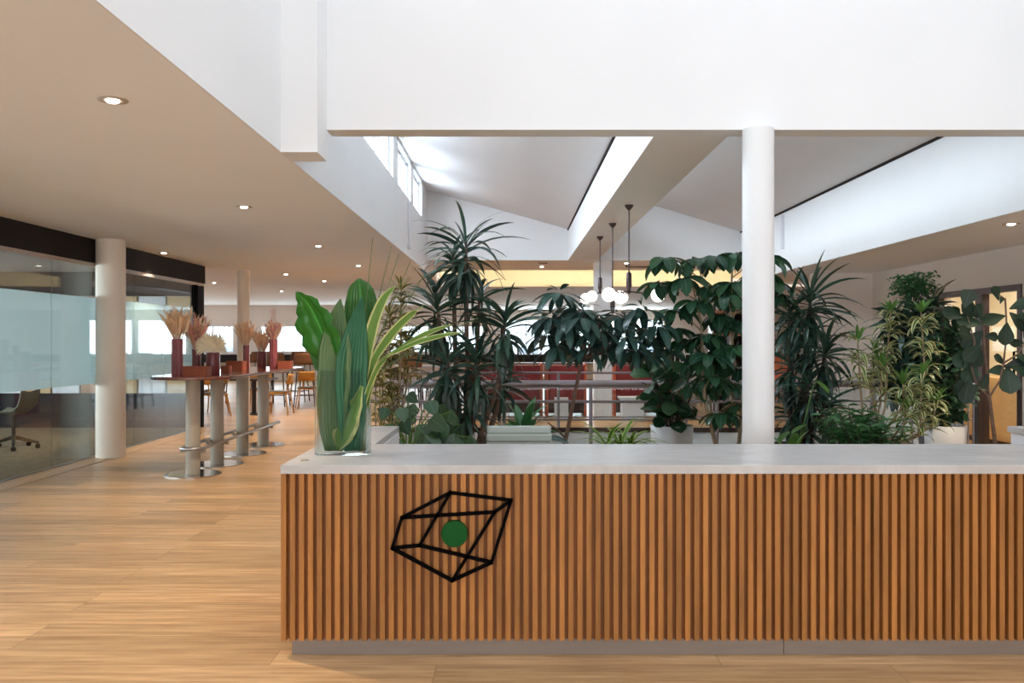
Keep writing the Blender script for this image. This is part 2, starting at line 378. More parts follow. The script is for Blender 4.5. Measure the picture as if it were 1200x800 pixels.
    def build(s, name, mat, parent=None, origin=None, bevel=0):
        me = bpy.data.meshes.new(name)
        o0 = Vector(parent.location) if parent is not None else Vector(origin or (0, 0, 0))
        if parent is not None and parent.get('_off') is not None: o0 = Vector(parent['_off'])
        me.from_pydata([v-o0 for v in s.v], [], s.f)
        me.polygons.foreach_set('use_smooth', s.sm)
        ul = me.uv_layers.new(name='UVMap')
        li = [0]*len(me.loops); me.loops.foreach_get('vertex_index', li)
        fl = []
        for i in li: fl += list(s.uv[i])
        ul.data.foreach_set('uv', fl)
        me.materials.append(mat); me.update()
        o = bpy.data.objects.new(name, me); COL.objects.link(o)
        if parent is not None: o.parent = parent; WOFF[o.name] = o0
        else: o.location = o0
        if bevel:
            bv = o.modifiers.new('bevel', 'BEVEL'); bv.width = bevel; bv.segments = 2; bv.limit_method = 'ANGLE'
        return o
WOFF = {}
BLADE = [(0, .35), (.12, .7), (.4, 1), (.7, .75), (.9, .35), (1, .02)]
STRAP = [(0, .55), (.2, .85), (.5, 1), (.8, .7), (1, .03)]
OVAL = [(0, .10), (.12, .45), (.35, .9), (.6, 1), (.85, .62), (1, .05)]
OBOV = [(0, .10), (.2, .42), (.5, .85), (.72, 1), (.9, .72), (1, .12)]
HEART = [(0, .5), (.1, .92), (.3, 1), (.6, .75), (.85, .35), (1, .02)]
def prof_at(pr, t):
    for (a, wa), (b, wb) in zip(pr, pr[1:]):
        if t <= b: return wa+(wb-wa)*(t-a)/(b-a)
    return pr[-1][1]

def tag(o, label, cat, group=None):
    o['label'] = label; o['category'] = cat
    if group: o['group'] = group
    return o
def thing(name, label, cat, loc, group=None):
    o = bpy.data.objects.new(name, None); COL.objects.link(o); o.location = loc; o.empty_display_size = .1
    return tag(o, label, cat, group)
def struct(name, mb, mat, bevel=0):
    o = mb.build(name, mat, bevel=bevel); o['kind'] = 'structure'; return o
def sub(mb, name, mat, part):      # a sub-part under a part (whose verts are relative to its thing)
    root = part.parent
    o = mb.build(name, mat, root); o.parent = part; return o
def copy_tree(o, parent=None, loc=None, rz=0):
    c = o.copy(); COL.objects.link(c)
    if parent is not None: c.parent = parent
    if loc is not None: c.location = loc; c.rotation_euler = (0, 0, rz)
    for ch in list(o.children): copy_tree(ch, c)
    return c

# ------------------------------------------------------------------ camera, world
cam = bpy.data.cameras.new('camera'); co = bpy.data.objects.new('camera', cam); COL.objects.link(co)
co.location = (0, 0, EYE); co.rotation_euler = (R(90), 0, 0)
cam.sensor_width = 36; cam.lens = F/1200*36; cam.clip_start = .05; cam.clip_end = 500
SC.camera = co
w = bpy.data.worlds.new('sky'); SC.world = w; w.use_nodes = True
bg = w.node_tree.nodes['Background']; bg.inputs[0].default_value = (.80, .895, 1, 1); bg.inputs[1].default_value = 2.3
SC.view_settings.view_transform = 'Standard'; SC.view_settings.look = 'None'; SC.view_settings.gamma = 1
SC.view_settings.use_curve_mapping = False; SC.view_settings.exposure = .42
SC.cycles.max_bounces = 10; SC.cycles.diffuse_bounces = 5; SC.cycles.glossy_bounces = 4; SC.cycles.transmission_bounces = 8
SC.cycles.transparent_max_bounces = 24; SC.cycles.caustics_reflective = False; SC.cycles.caustics_refractive = False
SC.cycles.use_denoising = True; SC.cycles.sample_clamp_indirect = 6

def area(name, loc, rot, sx, sy, L, col=(1, 1, 1)):
    l = bpy.data.lights.new(name, 'AREA'); l.shape = 'RECTANGLE'; l.size = sx; l.size_y = sy
    l.energy = L*sx*sy*math.pi; l.color = col
    o = bpy.data.objects.new(name, l); COL.objects.link(o); o.location = loc; o.rotation_euler = rot; return o
def spot(name, loc, e, col=(1, .82, .6), ang=90, r=.04):
    l = bpy.data.lights.new(name, 'SPOT'); l.energy = e*2.6; l.color = col; l.spot_size = R(ang); l.spot_blend = .6; l.shadow_soft_size = r
    o = bpy.data.objects.new(name, l); COL.objects.link(o); o.location = loc; return o
SKY = (.84, .92, 1); BAY = (.80, .86, 1)

# ------------------------------------------------------------------ room shell
ZN, ZB = 11.3, 14.6      # near and far edge of the stair void
struct('floor', MB().box(-12, 10, -6, ZN, -3.4, 0).box(-14, -2.0, ZN, 33, -3.4, 0).box(-2.0, 12, ZB, 33, -3.4, 0)
       .box(6.1, 12, ZN, ZB, -3.4, 0).box(-14, -12, 11, ZN, -3.4, 0).box(-2, 6.1, ZN, ZB, -3.6, -3.4), M['floor'])
struct('floor_border', MB().box(-5.42, -5.12, -6, 15.0, 0, .004), M['floor_b'])
struct('floor_carpet', MB().box(-11.9, -5.5, -2, 15.0, 0, .006), M['carpet'])
b = MB().box(-2.0, 6.1, ZB-.03, ZB, -.9, -.05); struct('trim_1', b, M['white'])
b = MB().box(-2.0, 6.1, ZB-.05, ZB, -.05, .03); struct('trim_2', b, M['darkwood'])
# ceilings
pl = [(-12, -6), (-1.62, -6), (-1.62, 18.6), (-2.2, 21.6), (-3.0, 21.9), (-4.2, 20.2), (-5.0, 18.6), (-5.5, 16.2), (-5.6, 15.2), (-12, 15.2)]
struct('ceiling', MB().prism(pl, 2.82, 3.02), M['ceil'])
struct('ceiling_dining', MB().box(-14, -1.615, 15.21, 33.2, 2.9, 3.1), M['ceil'])
struct('ceiling_soffit', MB().box(-1.606, 12, 16.21, 18.45, 3.04, 3.3).box(-1.61, 12, 18.3, 20.6, 3.3, 3.4), M['ceil'])
# warm curved bulkhead beyond the soffit
pts = []
for i in range(17):
    x = -1.61+i*13.6/16; y = 18.7+.012*(x-2)**2+.2
    pts.append((x, y))
bk = MB()
for (xa, ya), (xb, yb) in zip(pts, pts[1:]):
    bk.add([(xa, ya, 2.72), (xb, yb, 2.72), (xb, yb, 3.3), (xa, ya, 3.3), (xa, ya+.15, 2.72), (xb, yb+.15, 2.72), (xb, yb+.15, 3.3), (xa, ya+.15, 3.3)],
           [(0, 1, 2, 3), (5, 4, 7, 6), (1, 0, 4, 5), (3, 2, 6, 7)])
struct('wall_bulkhead', bk, M['cream'])
struct('ceiling_back', MB().box(-1.60, 12, 19.0, 33.2, 2.722, 2.9), M['ceil'])
struct('ceiling_right', MB().box(4.36, 12, -6, 16.2, 2.62, 2.9), M['ceil'])
# upper voids
struct('wall_void_front', MB().box(-1.357, 8, 6.25, 6.46, 3.05, 7.0), M['white'])
struct('trim_pilaster', MB().box(-1.62, -1.357, 5.95, 6.262, 2.82, 7.0), M['white'])
lv = MB().box(-1.81, -1.61, -6, 6.46, 2.8205, 7.0)
lv.box(-1.81, -1.61, 6.46, 16.3, 2.8205, 3.72).box(-1.81, -1.61, 6.46, 16.3, 4.32, 4.9)
for y0, y1 in ((6.46, 6.7), (11.55, 12.05), (13.55, 13.95), (15.2, 16.3)): lv.box(-1.81, -1.61, y0, y1, 3.72, 4.32)
struct('wall_void_left', lv, M['white'])
struct('wall_void_back', MB().box(-1.8, 4.55, 16.2, 16.4, 3.045, 5.0), M['white'])
struct('wall_void_right', MB().box(4.35, 4.55, 6.46, 16.19, 2.6205, 4.6).box(4.35, 4.55, -6, 6.46, 2.6205, 7.0), M['white'])
struct('trim_beam', MB().box(1.07, 1.63, 6.46, 16.2, 3.05, 3.72), M['white'])
# saw-tooth roofs
def slope(x0, z0, x1, z1, y0, y1, th=.2):
    return MB().add([(x0, y0, z0), (x1, y0, z1), (x1, y1, z1), (x0, y1, z0), (x0, y0, z0+th), (x1, y0, z1+th), (x1, y1, z1+th), (x0, y1, z0+th)],
                    [(0, 3, 2, 1), (4, 5, 6, 7), (0, 1, 5, 4), (1, 2, 6, 5), (2, 3, 7, 6), (3, 0, 4, 7)])
struct('ceiling_bay_left', slope(-1.7, 4.40, 1.25, 3.58, 6.4, 16.3), M['white'])
struct('ceiling_bay_right', slope(1.45, 4.46, 4.55, 3.52, 6.4, 16.3), M['white'])
cl = MB().box(1.47, 1.63, 6.46, 7.0, 3.7, 4.5).box(1.47, 1.63, 15.2, 16.2, 3.7, 4.5).box(1.47, 1.63, 7, 15.2, 4.38, 4.5).box(1.47, 1.63, 7, 15.2, 3.7, 3.84)
struct('wall_clerestory', cl, M['white'])
struct('trim_edge_left', slope(1.05, 3.61, 1.07, 3.61, 6.46, 16.2, .05), M['darkband'])
struct('trim_edge_right', slope(4.33, 3.56, 4.35, 3.56, 6.46, 16.2, .04), M['darkband'])
# roof over the entrance void with its skylight
rf = MB().box(-1.8, 4.55, -6, .6, 7, 7.2).box(-1.8, 4.55, 5.9, 6.5, 7, 7.2).box(-1.8, -1.2, .6, 5.9, 7, 7.2).box(4.1, 4.55, .6, 5.9, 7, 7.2)
struct('ceiling_entrance', rf, M['white'])
# outer walls
struct('wall_right', MB().box(5.92, 6.1, -6, 9.97, 0, 2.7).box(5.92, 6.1, 11.85, 14, 0, 2.7).box(5.92, 6.1, 9.97, 11.85, 2.11, 2.7), M['warmwall'])
struct('wall_right_end', MB().box(4.95, 12, 14.0, 14.2, 0, 2.7), M['warmwall'])
bw = MB().box(-12, 10, -6.2, -6, 0, .5).box(-12, 10, -6.2, -6, 2.7, 3.1).box(6, 10, -6.2, -6, .5, 2.7).box(-1.9, 4.6, -6.2, -6, 3.0, 7.2)
struct('wall_back', bw, M['warmwall'])
struct('wall_dining_left', MB().box(-14.2, -14, 15, 33.2, 0, 3.1), M['warmwall'])
struct('wall_far_right', MB().box(12, 12.2, 14, 33.2, 0, 3.1).box(4.55, 12, 16.3, 16.45, 2.6, 3.3), M['warmwall'])
struct('wall_lower', MB().box(-2.2, -2.0, ZN, ZB, -3.4, -.4), M['white'])
# far wall with its windows
wins = [(-12.4, -10.75, 1.07, 2.12), (-9.75, -7.95, 1.07, 2.12), (-7.55, -5.6, 1.07, 2.12), (-4.75, -3.2, 1.07, 2.12), (-2.7, -1.1, 1.07, 2.12),
        (-.4, 1.5, .98, 2.36), (1.7, 3.6, .98, 2.36), (3.8, 5.9, .98, 2.36)]
fw = MB().box(-14, 12, 33, 33.2, 0, .98).box(-14, 12, 33, 33.2, 2.36, 3.1).box(-14, -.4, 33, 33.2, .98, 1.07).box(-14, -.4, 33, 33.2, 2.12, 2.36)
xs = [-14]+[v for w_ in wins for v in w_[:2]]+[12]
for a, c in zip(xs[::2], xs[1::2]):
    if c < 0: fw.box(a, c, 33, 33.2, 1.07, 2.12)
    elif a < -1: fw.box(a, -.4, 33, 33.2, 1.07, 2.12)
    else: fw.box(a, c, 33, 33.2, .98, 2.36)
struct('wall_far', fw, M['warmwall'])
for i, (x0, x1, z0, z1) in enumerate(wins):
    fr = MB().box(x0, x0+.05, 33.02, 33.12, z0, z1).box(x1-.05, x1, 33.02, 33.12, z0, z1).box(x0+.05, x1-.05, 33.02, 33.12, z1-.05, z1).box(x0+.05, x1-.05, 33.02, 33.12, z0, z0+.05)
    xm = (x0+x1)/2; fr.box(xm-.02, xm+.02, 33.02, 33.12, z0+.05, z1-.05)
    o = struct('window_%d' % (i+3), fr, M['white'])
    p = MB().box(x0+.05, xm-.02, 33.06, 33.075, z0+.05, z1-.05).box(xm+.02, x1-.05, 33.06, 33.075, z0+.05, z1-.05).build('pane', M['pane']); p.parent = o
struct('trim_sill_ledge', MB().box(-14, 12, 32.55, 33, .70, 1.0), M['darkband'])
# clerestory windows of the left well
cw = MB(); cp = MB()
for y0, y1 in ((6.7, 11.55), (12.05, 13.55), (13.95, 15.2)):
    n = 4 if y1-y0 > 3 else 2
    for k in range(n+1):
        y = y0+(y1-y0)*k/n; cw.box(-1.73, -1.67, max(y0, y-.045), min(y1, y+.045), 3.72, 4.32)
    cw.box(-1.72, -1.68, y0, y1, 3.72, 3.76).box(-1.72, -1.68, y0, y1, 4.27, 4.32)
    cp.box(-1.705, -1.695, y0, y1, 3.76, 4.27)
o = struct('window_1', cw, M['bluewhite']); p = cp.build('pane', M['pane']); p.parent = o
cw = MB(); cp = MB()
for k in range(9):
    y = 7+8.2*k/8; cw.box(1.52, 1.58, y-.03, y+.03, 3.84, 4.38)
cp.box(1.545, 1.555, 7, 15.2, 3.84, 4.38)
o = struct('window_2', cw, M['bluewhite']); p = cp.build('pane', M['pane']); p.parent = o
# slim conduits on the white void walls
struct('trim_conduit_left', MB().tube([(-1.595, 13.2, 3.66), (-1.595, 13.2, 2.95)], .012).box(-1.61, -1.57, 13.14, 13.26, 2.93, 2.98), M['bluewhite'])
struct('trim_conduit_right', MB().box(4.30, 4.35, 13.62, 13.70, 2.98, 3.52), M['bluewhite'])

# columns
struct('column_white', MB().cyl((1.80, 6.24), .113, 0, 3.05, 40), M['white'])
struct('column_left', MB().cyl((-5.22, 11.1), .18, 0, 2.82, 40), M['col'])
struct('column_dining', MB().cyl((-5.02, 15.95), .114, 0, 2.9, 32), M['col'])
struct('column_back', MB().box(1.60, 1.93, 16.5, 16.8, 0, 3.04), M['white'])

# ------------------------------------------------------------------ glass partition and the meeting room behind it
GX = -5.45
pw = bpy.data.objects.new('window_glass_partition', None); COL.objects.link(pw); pw['kind'] = 'structure'; pw.location = (GX, -2, 0)
ys = [-2, 1.6, 5.2, 7.7, 10.1, 12.3, 13.36, 14.6]
for y0, y1 in zip(ys, ys[1:]):
    MB().box(GX-.008, GX+.008, y0+.004, y1-.004, .012, 2.47).build('pane', M['dpane'], pw)
    MB().box(GX-.0105, GX-.0085, y0+.004, y1-.004, .95, 2.07).build('frosted_band', M['frost'], pw)
MB().box(GX-.04, GX+.04, -2, 14.97, 2.47, 2.515).build('head_rail', M['beigestrip'], pw)
MB().box(GX-.02, GX+.02, -2, 14.97, 0.004, .012).build('floor_channel', M['steel'], pw)
MB().box(GX-.05, GX+.05, 14.6, 14.68, .004, 2.47).build('door_post', M['black'], pw)
MB().box(GX-.045, GX+.045, 14.9, 14.98, .004, 2.47).build('end_post', M['darkband'], pw)
struct('trim_bulkhead', MB().box(GX-.12, GX+.05, -2, 15.02, 2.515, 2.82), M['darkband'])
# room behind
struct('ceiling_meeting', MB().box(-12, GX-.12, -2, 15, 2.72, 2.82), M['greyceil'])
mr = MB().box(-12, GX-.05, 14.82, 15.18, 0, .6)
struct('wall_meeting_low', mr, M['navy'])
struct('wall_meeting_back', MB().box(-12, GX-.05, 15.02, 15.2, .6, 2.3), M['warmwall'])
struct('wall_meeting_high', MB().box(-12, GX-.05, 15.0, 15.2, 2.3, 2.82), M['darkband'])
struct('baseboard_meeting', MB().box(-12, GX-.06, 14.79, 14.82, .006, .16), M['navy'])
mw = MB().box(-12.1, -11.9, -2, 15, 0, .8).box(-12.1, -11.9, -2, 15, 2.3, 2.9)
for y in (-2, 2, 6, 10, 14.5): mw.box(-12.1, -11.9, y, y+.5, .8, 2.3)
struct('wall_meeting_left', mw, M['warmwall'])
struct('wall_meeting_front', MB().box(-12, GX, -2.2, -2, 0, 2.82), M['warmwall'])
# pale and wooden panels along the meeting-room back wall
pcols = ['bluewhite', 'tan', 'bluewhite', 'shelfwood', 'tan', 'bluewhite', 'tan']
for i in range(7):
    x = -9.0+i*.5
    o = MB().box(x, x+.46, 14.86, 15.0, .60, 2.28).build('cupboard_panel', M[pcols[i]], origin=(x+.23, 14.93, .60))
    tag(o, ['leftmost pale cupboard panel behind the frosted glass', 'tan panel second from left behind the frosted glass', 'pale panel third from left behind the frosted glass',
            'wooden panel in the middle behind the frosted glass', 'tan panel beside the wooden panel behind frosted glass', 'pale panel second from right behind frosted glass',
            'rightmost tan panel behind the frosted glass'][i], 'panel', 'cupboard panels in the meeting room')

# ------------------------------------------------------------------ doorway on the right with the lit room behind
dr = bpy.data.objects.new('door_1', None); COL.objects.link(dr); dr['kind'] = 'structure'; dr.location = (5.95, 10.9, 0)
f = MB().box(5.90, 6.0, 9.90, 9.975, 0, 2.17).box(5.90, 6.0, 11.845, 11.92, 0, 2.17).box(5.90, 6.0, 9.975, 11.845, 2.095, 2.17).box(5.93, 6.02, 10.76, 10.93, 0, 2.10)
f.build('door_frame', M['bronze'], dr)
MB().box(5.99, 6.0, 9.97, 10.73, .02, 2.1).build('pane', M['doorpane'], dr)
MB().box(5.99, 6.0, 10.95, 11.85, .02, 2.1).build('pane', M['doorpane'], dr)
MB().tube([(5.97, 10.03, 1.38), (5.90, 10.03, 1.38), (5.90, 10.03, .98), (5.97, 10.03, .98)], .014).build('pull_handle', M['black'], dr)
struct('wall_lit_room', MB().box(7.6, 7.75, 6, 14, 0, 2.7).box(6.1, 7.6, 6, 6.2, 0, 2.7).box(6.1, 7.6, 13.9, 14, 0, 2.7), M['litwall'])
cb = thing('storage_cabinet', 'tan wooden cabinet seen through the lit glass doorway on the right', 'cabinet', (7.25, 12.1, 0))
MB().box(6.95, 7.58, 10.8, 13.4, .08, .98).build('carcass', M['tan'], cb, bevel=.01)
for k in range(3):
    d = MB().box(6.925, 6.95, 10.83+k*.86, 11.66+k*.86, .12, .95).build('cabinet_door', M['tan'], cb)
    sub(MB().box(6.905, 6.925, 11.55+k*.86, 11.58+k*.86, .5, .7), 'handle', M['black'], d)
MB().box(7.0, 7.55, 10.85, 13.35, 0, .08).build('plinth', M['darkwood'], cb)

# ------------------------------------------------------------------ reception desk
TOP = .913; YF = 4.05
dk = thing('reception_desk', 'long reception desk with vertical oak slats and pale stone counter', 'reception desk', (1.3, 4.4, 0))
XL, XR = -1.10, 3.76
ct = MB().prism([(XL, YF), (XR, YF), (XR, 5.93), (3.44, 5.93), (3.44, 4.89), (-.785, 4.89), (-.785, 5.93), (XL, 5.93)], TOP-.042, TOP)
ct.build('countertop', M['stone'], dk, bevel=.003)
sl = MB(); n = int((XR-XL)/.0427)
for i in range(n):
    x = XL+.002+i*.0427
    sl.box(x, x+.024, YF+.005, YF+.034, .078, TOP-.0425)
for i in range(43):      # left return side
    y = YF+.045+i*.0427
    sl.box(XL+.004, XL+.03, y, y+.024, .078, TOP-.0425)
sl.build('slat_front', M['slat'], dk)
bd = MB().box(XL+.03, XR, YF+.034, YF+.06, .078, TOP-.0425).box(XL+.03, XL+.055, YF+.06, 5.9, .078, TOP-.0425)
bd.build('backing_board', M['slatback'], dk)
MB().box(XL+.30, XL+.32, 4.86, 5.9, .08, TOP-.0425).box(XL+.055, XL+.30, 5.88, 5.9, .08, TOP-.0425).box(-.785, 3.44, 4.62, 4.64, .08, TOP-.0425).box(3.45, 3.47, 4.64, 5.9, .08, TOP-.0425).box(3.47, XR, 5.88, 5.9, .08, TOP-.0425).build('inner_panel', M['bluewhite'], dk)
MB().box(XL+.045, 1.302, YF+.045, 4.6, 0, .078).box(XL+.045, -.82, 4.6, 5.88, 0, .078).build('plinth', M['plinth'], dk)
MB().box(1.305, XR-.02, YF+.045, 4.6, 0, .078).box(3.48, XR-.02, 4.6, 5.88, 0, .078).build('plinth', M['plinth'], dk)

# wire-frame sign with green disc
ys_ = YF-.012
def S(x, y, d=ys_): return P(x, y, d)
vA, vB, vC, vD = S(527.7, 577), S(599, 586), S(579.7, 599.8), S(470.9, 606.3)
vE, vF, vG, vH = S(459.5, 642), S(491.7, 638.8), S(576, 658.8), S(530, 680)
sg = thing('wire_frame_sign', 'black skewed wire cube with green disc fixed on the slatted desk front', 'sign', (vF.x, YF, vF.z))
fb = MB()
for a, c in ((vD, vA), (vA, vB), (vC, vB), (vD, vC), (vD, vE), (vE, vF), (vA, vF), (vF, vG), (vG, vB), (vC, vH), (vH, vE), (vH, vG)):
    dd = (c-a).normalized(); sd = Vector((-dd.z, 0, dd.x))*.0074; yv = Vector((0, .010, 0)); e = dd*.005
    a2, c2 = a-e, c+e
    fb.add([a2-sd-yv, c2-sd-yv, c2+sd-yv, a2+sd-yv, a2-sd+yv, c2-sd+yv, c2+sd+yv, a2+sd+yv],
           [(0, 1, 2, 3), (7, 6, 5, 4), (1, 0, 4, 5), (2, 1, 5, 6), (3, 2, 6, 7), (0, 3, 7, 4)])
fb.build('wire_frame', M['black'], sg)
c = S(532.6, 625, YF-.01); gd = MB(); nn = 40; r = .0625
vs = []
for rr, y in ((r-.003, -.012), (r, -.009), (r, .0145)):
    for k in range(nn):
        t = 2*math.pi*k/nn; vs.append((c.x+rr*math.cos(t), c.y+y, c.z+rr*math.sin(t)))
gd.add(vs, [tuple(range(nn)), tuple(reversed(range(2*nn, 3*nn)))]+[((j+1)*nn+k, (j+1)*nn+(k+1) % nn, j*nn+(k+1) % nn, j*nn+k) for j in (0, 1) for k in range(nn)])
gd.build('disc', M['green'], sg)
g = P(357, 539.5, 4.21)
gr = MB().lathe([(.019, TOP), (.021, TOP+.003), (.017, TOP+.005), (.012, TOP+.0045), (.001, TOP+.0045)], (g.x, g.y), 20).build('cable_grommet', M['brass'], origin=(g.x, g.y, TOP))
tag(gr, 'small round metal cap on the stone counter by the vase', 'cap')

# ------------------------------------------------------------------ glass vase with cut leaves
vc = Vector(((403.5-600)*4.47/F, 4.47, TOP))
def vase_outline(scale, n=72):
    pts = []
    for k in range(n):
        t = 2*math.pi*k/n
        r = 1+.13*math.cos(3*t+1.9)+.05*math.cos(5*t)
        pts.append((vc.x+.142*scale*r*math.cos(t)*.97, vc.y+.095*scale*r*math.sin(t)))
    return pts
vo, vi = vase_outline(1.0), vase_outline(.93)
vb = MB(); n = len(vo); Ht = .438
vs = [(x, y, TOP+.001) for x, y in vo]+[(x, y, TOP+Ht) for x, y in vo]+[(x, y, TOP+Ht) for x, y in vi]+[(x, y, TOP+.022) for x, y in vi]
fs = [tuple(reversed(range(n)))]+[(i, (i+1) % n, n+(i+1) % n, n+i) for i in range(n)]+[(n+i, n+(i+1) % n, 2*n+(i+1) % n, 2*n+i) for i in range(n)]+[(2*n+i, 2*n+(i+1) % n, 3*n+(i+1) % n, 3*n+i) for i in range(n)]+[tuple(range(3*n, 4*n))]
vb.add(vs, fs, smooth=True)
vobj = vb.build('glass_vase', M['vase'], origin=(vc.x, vc.y, TOP))
tag(vobj, 'clear wavy glass vase of tall leaves on the stone counter', 'vase')
D = 4.47
def spine(pxs, n=14):       # Catmull-Rom through (px,py,depth)
    p = [P(*q) for q in pxs]; p = [p[0]*2-p[1]]+p+[p[-1]*2-p[-2]]; out = []
    segs = len(p)-3
    for i in range(n+1):
        t = i/n*segs; k = min(int(t), segs-1); u = t-k
        a, b_, c_, d_ = p[k:k+4]
        out.append(.5*((2*b_)+(c_-a)*u+(2*a-5*b_+4*c_-d_)*u*u+(3*b_-a-3*c_+d_)*u**3))
    return out
def cutleaf(name, label, pxs, wpx, prof, mat, n=16, fold=.2, wave=0, side=(1, -.25, 0), cross=5):
    pts = spine(pxs, n); ws = [wpx*D/F/2*prof_at(prof, i/n) for i in range(n+1)]
    o = MB().ribbon(pts, ws, side, fold, wave, cross=cross).build(name, M[mat], origin=pts[0])
    so = o.modifiers.new('thickness', 'SOLIDIFY'); so.thickness = .0012
    return tag(o, label, 'leaf', 'cut leaves in the glass vase')
STEM = [(0, .10), (.36, .14), (.48, .5), (.62, .95), (.78, 1), (.9, .7), (.97, .3), (1, .04)]
cutleaf('banana_leaf', 'broad bright green leaf leaning left in the glass vase, tip curled', [(402, 524, 4.47), (400, 470, 4.46), (392, 425, 4.44), (376, 385, 4.42), (362, 357, 4.40), (347, 342, 4.38)], 52,
        [(0, .15), (.2, .28), (.4, .6), (.56, 1), (.70, .9), (.84, .52), (.95, .22), (1, .04)], 'banana', 20, .35, .20, (1, -.5, .5))
cutleaf('banana_leaf', 'dark broad leaf standing upright at the back of the vase', [(404, 524, 4.50), (412, 460, 4.51), (420, 400, 4.52), (423, 360, 4.52), (421, 326, 4.50)], 42,
        [(0, .2), (.2, .45), (.42, .8), (.6, 1), (.8, .9), (.93, .65), (.98, .35), (1, .05)], 'bananad', 20, .3, .12, (1, .3, 0))
cutleaf('banana_leaf', 'deep green leaf at far left of vase hanging behind the bright one', [(396, 522, 4.50), (392, 475, 4.50), (384, 430, 4.50), (372, 395, 4.49), (362, 372, 4.48)], 36,
        [(0, .1), (.3, .25), (.5, .9), (.75, 1), (.92, .5), (1, .05)], 'bananad', 16, .3, .1, (1, .5, .2))
cutleaf('palm_leaf', 'grey green pleated palm leaf in the middle of the vase', [(392, 528, 4.43), (391, 480, 4.42), (394, 430, 4.41), (395, 385, 4.41), (399, 350, 4.41)], 40,
        [(0, .55), (.15, .85), (.4, 1), (.6, 1), (.8, .62), (.93, .28), (1, .03)], 'pleat', 18, .25, .03, (1, -.2, 0), 9)
cutleaf('palm_leaf', 'blue green pleated palm leaf with long pointed tip', [(413, 528, 4.42), (412, 480, 4.41), (412, 430, 4.40), (418, 385, 4.40), (424, 347, 4.40)], 36,
        [(0, .5), (.15, .8), (.4, 1), (.55, 1), (.78, .6), (.92, .25), (1, .03)], 'pleatd', 18, .25, .03, (1, .2, 0), 9)
cutleaf('palm_leaf', 'yellow green feathered leaf inside the lower vase', [(424, 452, 4.395), (414, 480, 4.395), (402, 506, 4.395), (396, 527, 4.40)], 30,
        [(0, .12), (.3, .6), (.6, 1), (.85, .7), (1, .1)], 'flax', 12, .2, .2)
flx = [('upright', [(420, 528, 4.46), (424, 470, 4.44), (430, 420, 4.42), (438, 380, 4.40), (450, 350, 4.38), (464, 334, 4.36)], 15, 'striped flax blade rising steeply right of the palm leaves'),
       ('b', [(424, 528, 4.47), (427, 470, 4.45), (437, 425, 4.42), (460, 390, 4.38), (482, 368, 4.35), (497, 357, 4.33)], 11, 'striped flax blade leaning right at half height'),
       ('c', [(427, 528, 4.48), (431, 470, 4.44), (445, 425, 4.38), (475, 402, 4.30), (505, 388, 4.24), (531, 380, 4.20)], 9, 'long pale edged flax blade reaching right over counter'),
       ('d', [(416, 528, 4.45), (426, 475, 4.42), (446, 425, 4.34), (480, 404, 4.25), (512, 394, 4.18), (544, 389, 4.14)], 8, 'lowest and longest yellowish flax blade reaching to the right')]
for _, pp, wd, lb in flx:
    cutleaf('flax_blade', lb, pp, wd, [(0, .5), (.3, .7), (.55, 1), (.78, .75), (.92, .35), (1, .02)], 'flax', 18, .3, 0, (.8, -.2, .55))
gs = [((437, 278), 'left'), ((459, 288), 'm1'), ((467, 298), 'm2'), ((481, 306), 'm3'), ((497, 322), 'm4'), ((560, 372), 'low')]
glab = ['straight thin grass stalk standing nearest upright above the vase', 'second thin grass stalk from the left above the vase', 'third thin grass stalk from the left above the vase',
        'fourth thin grass stalk leaning right above the vase', 'fifth thin grass stalk leaning far right above the vase', 'thin arching grass stalk reaching lowest to the right of vase']
for i, ((x, y), _) in enumerate(gs):
    pp = [(410+i*2, 527, 4.48), (416+i*3, 450, 4.48), (420+(x-420)*.5+i, (450+y)/2-6, 4.47), (x, y, 4.46)]
    pts = spine(pp, 12); o = MB().tube(pts, [.0042*(1-.5*k/12) for k in range(13)], 5).build('grass_stalk', M['grass'], origin=pts[0])
    tag(o, glab[i], 'grass stalk', 'cut leaves in the glass vase')
# bundle of green stalks standing in the vase
for i in range(9):
    a = i*2.4; bx, by = vc.x+.05*math.cos(a)*(i % 3+1)/2.4, vc.y+.04*math.sin(a)
    tx, ty = vc.x+.06*math.cos(a+.4), vc.y+.03*math.sin(a+.4)
    o = MB().tube([(bx, by, TOP+.024), ((bx+tx)/2+.004, (by+ty)/2, TOP+.2), (tx, ty, TOP+.43)], [.006, .005, .004], 6).build('cut_stem', M['stemgreen'], origin=(bx, by, TOP+.024))
    tag(o, 'slim green cut stem standing inside the glass vase', 'stem', 'green stems inside the glass vase')

# ------------------------------------------------------------------ chair behind the desk
ch = thing('office_chair', 'pale sage office chair with padded back behind the desk', 'chair', (.045, 5.75, 0))
bp = MB()
xs0, xs1, zb, zt = -.17, .263, .58, .945
for i in range(7):
    z0 = zb+(zt-zb)*i/7; z1 = zb+(zt-zb)*(i+1)/7
    inset = .02 if i == 6 else 0
    bp.rbox(xs0+inset*.3, xs1-inset*.3, 5.60-.004*(i % 2), 5.66, z0+.002, z1-.002, .02)
bp.rbox(xs0+.005, xs1-.005, 5.605, 5.655, zb, zt-.004, .02)
bp.build('backrest', M['chairgreen'], ch, bevel=.008)
MB().rbox(-.19, .28, 5.66, 6.1, .46, .54, .08).build('seat', M['chairgreen'], ch, bevel=.02)
MB().box(.02, .07, 5.64, 5.70, .45, .75).build('back_support', M['steel'], ch)
MB().cyl((.045, 5.86), .03, .12, .46, 14).build('column', M['steel'], ch)
